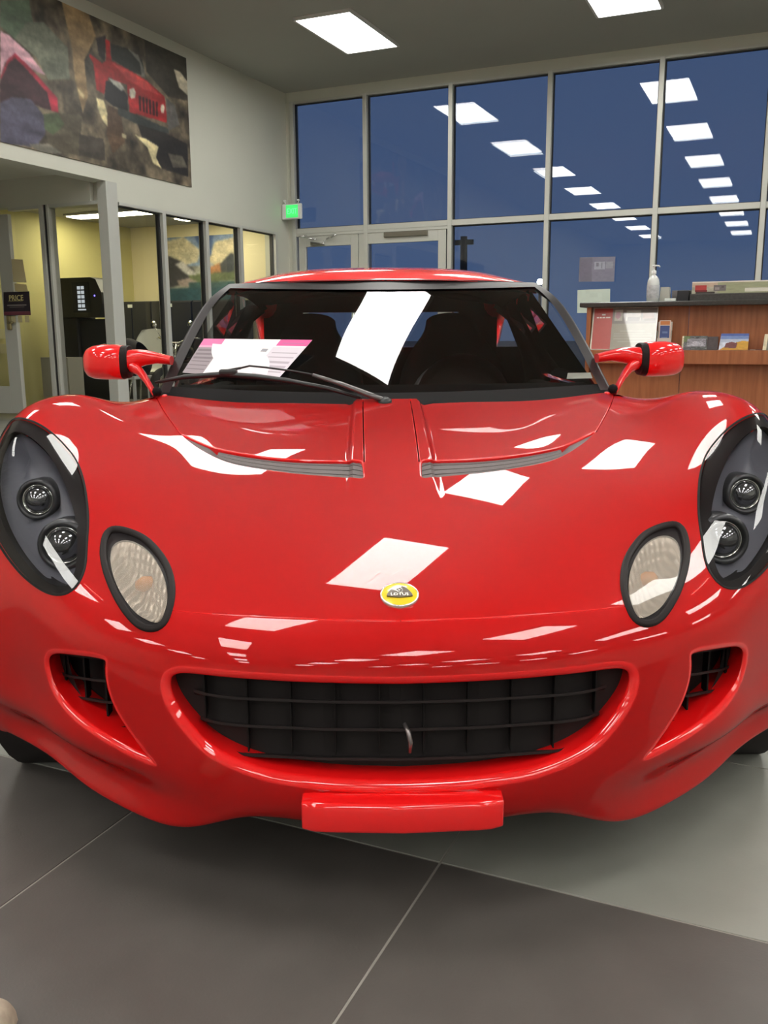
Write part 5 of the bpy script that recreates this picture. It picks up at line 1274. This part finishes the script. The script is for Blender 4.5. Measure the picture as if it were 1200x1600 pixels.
thing_print('brochure_stack', 'dark spine of a booklet between the two picture brochures', 'booklet', [(-.525, 6.62, .799), (-.455, 6.62, .799), (-.455, 6.65, .888), (-.525, 6.65, .888)], 8, 8, [], (62, 50, 50), noise=.1)
thing_print('brochure', 'picture brochure with blue sky and yellow field on the ledge', 'brochure', [(-.447, 6.60, .799), (-.262, 6.60, .799), (-.262, 6.64, .908), (-.438, 6.64, .908)], 60, 36,
    [rect((70, 92, 160), 0, 1, .86, 1), rect((110, 134, 186), 0, 1, .66, .86), rect((176, 186, 206), 0, 1, .46, .66), ((190, 140, 40), [(0, 0), (1, 0), (1, .5), (.75, .55), (.5, .42), (.2, .2)]), ((200, 152, 44), [(.62, .1), (1, .06), (1, .52), (.8, .56), (.62, .45)]), ((112, 58, 60), [(.18, .14), (.58, .10), (.62, .42), (.42, .5), (.22, .42)])], (206, 212, 226), noise=.12)
thing_print('brochure', 'white-edged brochure at the right edge of the picture on the ledge', 'brochure', [(-.172, 6.61, .799), (.01, 6.61, .799), (.01, 6.645, .903), (-.165, 6.645, .903)], 24, 16, [rect((120, 126, 110), .14, 1, 0, .95)], (222, 212, 180), noise=.1)

# things on the counter top
zt = 1.128
hs = empty('sanitiser_bottle', R(-.925, 6.80, zt), -PSI, 'clear pump bottle of hand gel standing on the counter top', 'bottle')
B().lathe([(0, .001), (.040, .0015), (.043, .006), (.043, .135), (.038, .158), (.024, .180), (.013, .188), (.013, .20)], (0, 0, 0), (0, 0, 1), 28).build('bottle_body', mat('clear_gel', (.60, .62, .60), .12, coat=.6), hs)
b = B(); b.lathe([(.017, .198), (.017, .218), (.007, .222), (.006, .246), (.012, .248), (.012, .258), (0, .26)], (0, 0, 0), (0, 0, 1), 16); b.tube([(0, 0, .253), (.032, 0, .252), (.040, 0, .242)], .005, 8); b.build('pump', M_white, hs)
B().lathe([(.0436, .03), (.0440, .032), (.0440, .118), (.0436, .12)], (0, 0, 0), (0, 0, 1), 28).build('bottle_label', mat('bottle_label', (.45, .46, .47), .5, noise=(60, .5)), hs)
def simple(name, label, cat, b0, b1, a0, a1, z0, z1, m, bev=.003):
    o = B().box(0, b1-b0, 0, a1-a0, 0, z1-z0, bev).build(name, m, None, R(b0, a0, z0), -PSI); return tag(o, label, cat)
b = B(); b.prism([(0, 0), (.075, 0), (.067, .105), (.008, .105)], 0, .07); o = b.build('tissue_box', mat('grey_card', (.42, .42, .37), .6), None, R(-.884, 6.82, zt), -PSI); tag(o, 'small pale grey box on the counter right of the gel bottle', 'box')
simple('card_tray', 'grey card tray with papers on the counter beside the pale box', 'tray', -.80, -.665, 6.85, 6.98, zt, zt+.082, mat('grey_tray', (.13, .12, .12), .5))
simple('paper_pile', 'low pile of white paper in front of the grey tray on the counter', 'paper', -.83, -.756, 6.70, 6.80, zt, zt+.022, M_paper, .001)
simple('black_stand', 'black block-shaped stand on the counter left of the magazines', 'stand', -.75, -.672, 6.72, 6.84, zt, zt+.075, M_blackmatte)
mg = [rect((190, 170, 150), 0, .33, .55, 1), rect((178, 62, 60), .04, .19, .25, .72), rect((120, 30, 34), .04, .2, .15, .3), rect((60, 54, 50), .05, .3, 0, .16), rect((156, 160, 128), .33, 1, 0, .9), rect((222, 216, 206), 0, 1, .9, 1), rect((216, 214, 200), .68, 1, .08, .38), rect((110, 104, 104), .28, .44, .2, .72), rect((150, 140, 140), .3, .36, .3, .5), rect((84, 78, 78), .38, .42, .45, .62)]
b = B().box(0, .55, 0, .28, 0, .05, .004).build('magazine_tray', mat('tray_dark', (.045, .042, .038), .6, noise=(60, .6)), None, R(-.665, 6.70, zt), -PSI); tag(b, 'long dark tray under the bright magazine box on the counter', 'tray')
o = empty('magazine_box', R(-.655, 6.73, zt+.051), -PSI, 'long printed box with red and green artwork on the counter top at right', 'box')
B().box(0, .50, .003, .24, 0, .080, .002).build('box_body', mat('box_card', (.50, .50, .42), .6), o)
print_sheet('printed_face', [(0, .001, .0), (.50, .001, .0), (.50, .001, .080), (0, .001, .080)], 120, 20, mg, (170, 168, 150), parent=o, noise=.12, th=.0015)

# papers taped on the window glass behind the counter
P_ = [rect((126, 122, 138), .38, 1, 0, 1), rect((112, 106, 122), .03, .36, .03, .97), rect((158, 158, 172), .42, .72, .5, .82), rect((120, 118, 130), .48, .56, .62, .76), rect((120, 118, 130), .62, .66, .55, .76), rect((145, 145, 156), .74, .95, .55, .8)]
thing_print('window_notice', 'dim grey notice sheet taped on the window above the white sheet', 'notice', [(-2.437, 11.375, 1.53), (-2.008, 11.375, 1.52), (-2.006, 11.375, 1.812), (-2.435, 11.375, 1.82)], 40, 26, P_, (118, 116, 128), noise=.08)
thing_print('window_notice', 'plain white sheet taped on the window at the left end of the counter', 'notice', [(-2.440, 11.37, 1.157), (-2.042, 11.37, 1.157), (-2.050, 11.37, 1.438), (-2.446, 11.37, 1.432)], 8, 6, [], (196, 206, 194), noise=.03)

# ================================================================ GLASS OFFICE CONTENTS
ks = empty('ticket_kiosk', R(-8.60, 9.05, 0), -PSI, 'tall black kiosk with a lit screen inside the glazed office', 'kiosk')
b = B(); b.box(0, .30, .05, .40, 0, 1.50, .02); b.box(.28, .72, .10, .42, 0, 1.12, .01); b.build('cabinet', M_blackmatte, ks)
b = B(); b.prism([(.02, 1.14), (.70, 1.14), (.76, 1.30), (.76, 1.44), (.68, 1.60), (.60, 1.625), (.10, 1.625), (.0, 1.50)], 0.0, .30); b.build('monitor_head', M_black, ks)
M_scr = mat('lit_screen', (.3, .33, .36), .4, emit=(.62, .68, .74), power=.75)
sc = raw('screen', [(.30, -.004, 1.20), (.58, -.004, 1.20), (.58, -.004, 1.57), (.30, -.004, 1.57)], [(0, 1, 2, 3)], mat('screen_dark', (.015, .018, .03), .1), ks)
for r in range(5):
    for c_ in range(2):
        raw('screen_key', [(.385+.06*c_, -.006, 1.26+.055*r), (.435+.06*c_, -.006, 1.26+.055*r), (.435+.06*c_, -.006, 1.30+.055*r), (.385+.06*c_, -.006, 1.30+.055*r)], [(0, 1, 2, 3)], M_scr, ks)
raw('screen_caption', [(.38, -.006, 1.225), (.51, -.006, 1.225), (.51, -.006, 1.242), (.38, -.006, 1.242)], [(0, 1, 2, 3)], M_scr, ks)
B().lathe([(0, 0), (.010, .0), (.008, .004), (0, .006)], (.655, -.003, 1.40), (0, -1, 0), 12).build('status_light', mat('blue_led', (.05, .05, .4), .3, emit=(.15, .12, 1), power=5), ks)
for i, (x0, x1) in enumerate(((-8.98, -8.30), (-8.29, -7.61), (-7.60, -6.92))):
    c_ = empty('steel_cabinet', R(x0, 10.58, 0), -PSI, ['black steel cabinet with a white tag behind the kiosk in the glazed office', 'middle black steel cabinet with a white tag in the glazed office', 'right-hand black steel cabinet behind the motorcycle in the glazed office'][i], 'cabinet', 'black cabinets in the office')
    w_ = x1-x0
    B().box(0, w_, .02, .48, 0, 1.385, .004).build('body', M_blackmatte, c_)
    for q in (0, 1): B().box(.008+q*w_/2, w_/2-.004+q*w_/2-.002, 0, .02, .06, 1.37, .003).build('door', M_black, c_)
    B().box(w_/2-.06, w_/2+.02, -.004, 0, 1.30, 1.345).build('tag', M_paper, c_)
    B().tube([(w_/2+.03, -.02, .7), (w_/2+.03, -.02, .82)], .007, 6).build('handle', M_chrome, c_)
simple('low_cabinet', 'low beige cabinet standing in front of the black ones in the glazed office', 'cabinet', -8.22, -7.80, 8.35, 8.60, 0, .66, mat('beige_metal', (.42, .40, .32), .5))
# mountain picture
P_ = [rect((118, 140, 176), 0, 1, .55, 1), ((196, 186, 158), [(0, .95), (.25, 1), (.5, .78), (.45, .6), (.2, .55), (0, .7)]), ((206, 192, 158), [(.72, .9), (1, .95), (1, .6), (.75, .5), (.6, .62)]), ((62, 90, 140), [(.42, 1), (.7, 1), (.66, .7), (.58, .62)]),
      ((56, 54, 58), [(0, .72), (.2, .62), (.38, .5), (.42, .3), (0, .22)]), ((190, 186, 186), [(.1, .58), (.22, .62), (.42, .42), (.36, .36), (.24, .44)]), ((176, 176, 180), [(.5, .66), (.62, .62), (.7, .5), (.5, .44)]), ((168, 116, 76), [(.6, .5), (.8, .58), (1, .5), (1, .4), (.62, .38)]),
      ((96, 106, 72), [(.3, .4), (1, .44), (1, .3), (.35, .28)]), ((58, 62, 66), [(.78, .55), (.95, .72), (1, .7), (1, .44), (.8, .42)]), ((156, 140, 136), [(.12, .32), (.3, .36), (.5, .26), (.4, .2), (.15, .24)]), rect((44, 78, 88), 0, 1, 0, .2), rect((58, 88, 90), .3, 1, .2, .28)]
thing_print('mountain_picture', 'framed mountain lake picture on the cream office wall behind the glass', 'picture', [(-8.33, 11.08, 1.40), (-7.20, 11.08, 1.40), (-7.20, 11.08, 2.29), (-8.33, 11.08, 2.29)], 90, 70, P_, (150, 150, 140), noise=.3, nscale=8, th=.02, blur=3)
# white chairs
def white_chair(b_, a_, rz, lab_):
    t = empty('white_chair', R(b_, a_, 0), -PSI+rz, lab_, 'chair')
    M_wc = mat('white_shell', (.62, .62, .55), .4)
    sh = Loft([[(0, -.22, .45), (.16, -.22, .45), (.22, -.20, .47)], [(0, .0, .43), (.18, .0, .44), (.25, .0, .48)], [(0, .18, .46), (.18, .18, .47), (.25, .15, .55)], [(0, .25, .68), (.17, .24, .70), (.24, .17, .74)], [(0, .28, .92), (.14, .27, .92), (.19, .24, .92)], [(0, .285, 1.0), (.10, .28, .99), (.15, .26, .97)]])
    P, Nn, F = sh.grid(0, 2, 0, 5, 10, 24); sm = SM(); sm.add(P, Nn, F, True); sm.add(P-Nn*.012, -Nn, F[:, ::-1], True); o = sm.build('shell', M_wc, t)
    for sx in (-1, 1):
        for sy in (-1, 1): B().tube([(sx*.15, sy*.14, .45), (sx*.22, sy*.22, 0)], .012, 8).build('leg', M_chrome, t)
white_chair(-7.72, 9.72, .3, 'white shell chair behind the dark bag inside the glazed office')
o = Loft([[(0, -.12, .0), (.2, -.12, 0)], [(0, -.15, .25), (.24, -.15, .22)], [(0, -.06, .42), (.18, -.06, .38)], [(0, .06, .42), (.18, .06, .38)], [(0, .15, .2), (.24, .15, .2)], [(0, .12, 0), (.2, .12, 0)]])
P, Nn, F = o.grid(0, 1, 0, 5, 8, 24); sm = SM(); sm.add(P, Nn, F, True); bag = sm.build('dark_bag', mat('bag_cloth', (.03, .025, .028), .8), None)
bag.location = R(-7.42, 8.98, .43); bag.rotation_euler[2] = -PSI; tag(bag, 'dark soft bag lying on a stool in front of the white chair', 'bag')
st = empty('low_stool', R(-7.42, 8.98, 0), -PSI, 'low square stool carrying the dark bag in the glazed office', 'stool')
B().box(-.22, .22, -.18, .18, .39, .43, .01).build('seat', M_white, st)
for sx in (-1, 1):
    for sy in (-1, 1): B().box(sx*.18-.015, sx*.18+.015, sy*.14-.015, sy*.14+.015, 0, .39).build('leg', M_white, st)
# motorcycle, seen front three-quarter through the glass
mc = empty('motorcycle', R(-7.0, 9.62, 0), -PSI, 'black motorcycle with chrome bars and mirrors in front of the black cabinets', 'motorcycle')
mc.scale = (.82, .82, .82)
for y in (-.62, .72):
    w_ = B().lathe([(.235, -.05), (.31, -.045), (.325, 0), (.31, .045), (.235, .05)], (0, y, .325), (1, 0, 0), 36).build('wheel', M_tyre, mc)
    b = B(); b.lathe([(.235, -.03), (.22, 0), (.235, .03)], (0, y, .325), (1, 0, 0), 36); b.lathe([(0, -.06), (.04, -.06), (.04, .06), (0, .06)], (0, y, .325), (1, 0, 0), 14)
    for k in range(10):
        a = 2*math.pi*k/10; b.tube([(0, y+.03*math.cos(a), .325+.03*math.sin(a)), (0, y+.225*math.cos(a), .325+.225*math.sin(a))], .005, 5)
    b.build('rim', M_chrome, w_)
b = B()
for s in (-1, 1): b.tube([(s*.09, -.62, .325), (s*.09, -.40, .98)], .02, 8)
b.build('fork', M_chrome, mc)
b = B(); b.lathe([(0, -.20), (.08, -.17), (.13, -.05), (.13, .08), (.09, .2), (0, .24)], (0, -.12, .86), (0, 1, -.08), 20); b.build('tank', mat('tank_black', (.015, .013, .016), .15, coat=1), mc)
b = B(); b.box(-.12, .12, .12, .62, .70, .80, .04); b.build('seat', M_blackmatte, mc)
b = B(); b.box(-.16, .16, -.22, .24, .32, .68, .03); b.lathe([(0, -.2), (.10, -.2), (.10, .2), (0, .2)], (0, 0, .45), (1, 0, 0), 18); b.build('engine', mat('engine_metal', (.2, .2, .2), .3, metal=.9), mc)
b = B(); b.tube([(-.40, -.22, 1.06), (-.30, -.30, 1.08), (-.10, -.36, 1.0), (.10, -.36, 1.0), (.30, -.30, 1.08), (.40, -.22, 1.06)], .014, 8); b.build('handlebar', M_chrome, mc)
for s in (-1, 1):
    m_ = B().tube([(s*.27, -.30, 1.08), (s*.33, -.36, 1.24)], .006, 6).build('mirror_stem', M_chrome, mc)
    B().lathe([(0, -.012), (.05, -.010), (.055, .004), (0, .006)], (s*.34, -.365, 1.27), (0, -1, .1), 18).build('mirror', M_chrome, m_)
hl = B().lathe([(0, -.10), (.06, -.09), (.095, -.02), (.10, .02), (.09, .03), (0, .05)], (0, -.50, .90), (0, -1, 0), 24).build('headlight', M_chrome, mc)
b = B(); b.tube([(.14, -.1, .35), (.17, .3, .28), (.17, .8, .30)], [.03, .035, .045], 10).build('exhaust', M_chrome, mc)
b = B(); b.tube([(0, .15, .66), (0, .72, .60)], .03, 8); b.tube([(0, .2, .35), (0, .72, .325)], .025, 8); b.tube([(0, -.40, .95), (0, .2, .70)], .03, 8); b.build('frame', M_blackmatte, mc)
# sign and papers on the office door
P_ = [rect((96, 44, 56), 0, 1, .03, .13), rect((112, 70, 84), 0, 1, .13, .17), rect((120, 114, 112), .14, .86, .42, .45), rect((100, 96, 92), .22, .78, .34, .365), rect((110, 104, 74), .18, .74, .60, .63)]
ps = thing_print('price_sign', 'black door sign reading PRICE in yellow with a dull red stripe', 'sign', [(-7.915, 7.555, 1.135), (-7.530, 7.555, 1.135), (-7.525, 7.555, 1.385), (-7.895, 7.555, 1.385)], 60, 44, P_, (38, 30, 38), th=.004)
text('lettering', 'PRICE', .082, mat('sign_yellow', (.62, .55, .25), .5), ps, (.20, -.003, .182), xs=1.0)
thing_print('door_paper', 'cream sheet of paper taped on the office door above the price sign', 'paper', [(-7.775, 7.59, 1.49), (-7.585, 7.59, 1.48), (-7.615, 7.59, 1.72), (-7.775, 7.59, 1.73)], 6, 6, [], (205, 192, 150), th=.001)
thing_print('door_paper', 'cream sheet of paper just above the black price sign', 'paper', [(-7.76, 7.59, 1.392), (-7.575, 7.59, 1.388), (-7.59, 7.59, 1.46), (-7.76, 7.59, 1.475)], 6, 6, [], (196, 180, 134), th=.001)
for i, x_ in enumerate((-7.80, -7.70, -7.60)):
    thing_print('small_tag', ['left', 'middle', 'right'][i]+' of three small cream tags hanging below the price sign', 'tag', [(x_-.03, 7.57, 1.06), (x_+.03, 7.57, 1.06), (x_+.03, 7.57, 1.13), (x_-.03, 7.57, 1.13)], 3, 3, [], (190, 178, 138), th=.001, group='tags under the price sign')
for i, z_ in enumerate((.88, .70)):
    simple('wall_socket', ['upper', 'lower'][i]+' small cream switch plate on the olive office wall', 'switch', -8.985+.0, -8.965, 8.45, 8.56, z_, z_+.12, mat('cream_plate', (.6, .55, .3), .5))

# ================================================================ PRICE SHEET BEHIND THE WINDSCREEN
P_ = [rect((226, 120, 170), 0, .20, .80, 1), rect((150, 140, 146), 0, .22, .0, .80), rect((214, 84, 150), .72, 1, .82, 1), rect((214, 206, 216), .70, 1, .02, .80), rect((150, 150, 158), .62, .67, .66, .74), rect((236, 160, 190), 0, .20, .76, .80)]
for k in range(6): P_ += [rect((122, 112, 118), .01, .20, .10+.11*k, .14+.11*k)]
for k in range(5): P_ += [rect((178, 168, 180), .73, .97, .16+.12*k, .20+.12*k)]
P_ += [rect((190, 100, 150), .76, .96, .88, .93)]
cs = [(-.590, 1.390, .812), (-.307, 1.303, .793), (-.212, 1.412, .903), (-.540, 1.482, .908)]
o = print_sheet('price_sheet', cs, 70, 36, P_, (236, 232, 236), th=.0008, loc=CAR_LOC, rotz=CAR_YAW)
tag(o, 'white price sheet with pink headings lying behind the windscreen, over the dashboard', 'price sheet')

# ================================================================ OUTSIDE
ln = raw('ground', [R(-60, WIN_A+.1, -.15), R(60, WIN_A+.1, -.15), R(60, 120, -.15), R(-60, 120, -.15)], [(0, 1, 2, 3)], mat('wet_asphalt', (.035, .045, .06), .5, noise=(.5, .3))); ln['kind'] = 'structure'
up = empty('utility_pole', R(-6.9, 20.0, -.15), -PSI, 'dark utility pole with a cross arm outside the window', 'pole')
B().tube([(0, 0, 0), (0, 0, 3.2)], [.10, .08], 10).build('pole', mat('pole_dark', (.02, .025, .03), .8), up)
B().box(-.22, .22, -.05, .05, 3.02, 3.13, .01).build('cross_arm', MATS['pole_dark'], up)
yl = empty('yard_lamp', R(-5.13, 20.0, -.15), -PSI, 'small bright lamp on a short post outside the window', 'lamp')
B().tube([(0, 0, 0), (0, 0, 2.12)], .03, 8).build('post', MATS['pole_dark'], yl)
B().lathe([(0, -.07), (.06, -.05), (.07, 0), (.05, .05), (0, .06)], (0, 0, 2.17), (0, 0, 1), 14).build('globe', mat('lamp_glow', (1, 1, .9), .4, emit=(1, 1, .9), power=8), yl)

# tip of a pale shoe at the lower left
shoe = empty('shoe', (-.563, .950, 0), -.30, 'pale beige shoe whose tip pokes into the bottom left corner', 'shoe')
SH = Loft([[(0, -.10, .085), (.030, -.10, .080), (.042, -.10, .03), (.043, -.10, .004)], [(0, -.02, .078), (.034, -.02, .070), (.048, -.02, .028), (.049, -.02, .004)], [(0, .06, .060), (.032, .06, .052), (.046, .06, .024), (.047, .06, .004)], [(0, .12, .044), (.022, .115, .038), (.034, .105, .018), (.035, .105, .004)], [(0, .145, .012), (.010, .143, .011), (.018, .137, .007), (.020, .136, .003)]])
P, Nn, F = SH.grid(0, 3, 0, 4, 12, 24); Nn = outward(P, Nn); sm = SM(); sm.add(P, Nn, orientq(F, P, Nn), True)
sm.build('upper', mat('beige_suede', (.42, .34, .26), .9, noise=(60, .35)), shoe)
B().box(-.036, .036, -.16, .10, 0, .020, .01).build('sole', M_white, shoe)
B().box(-.040, .040, -.16, -.08, .02, .085, .02).build('heel', MATS['beige_suede'], shoe)
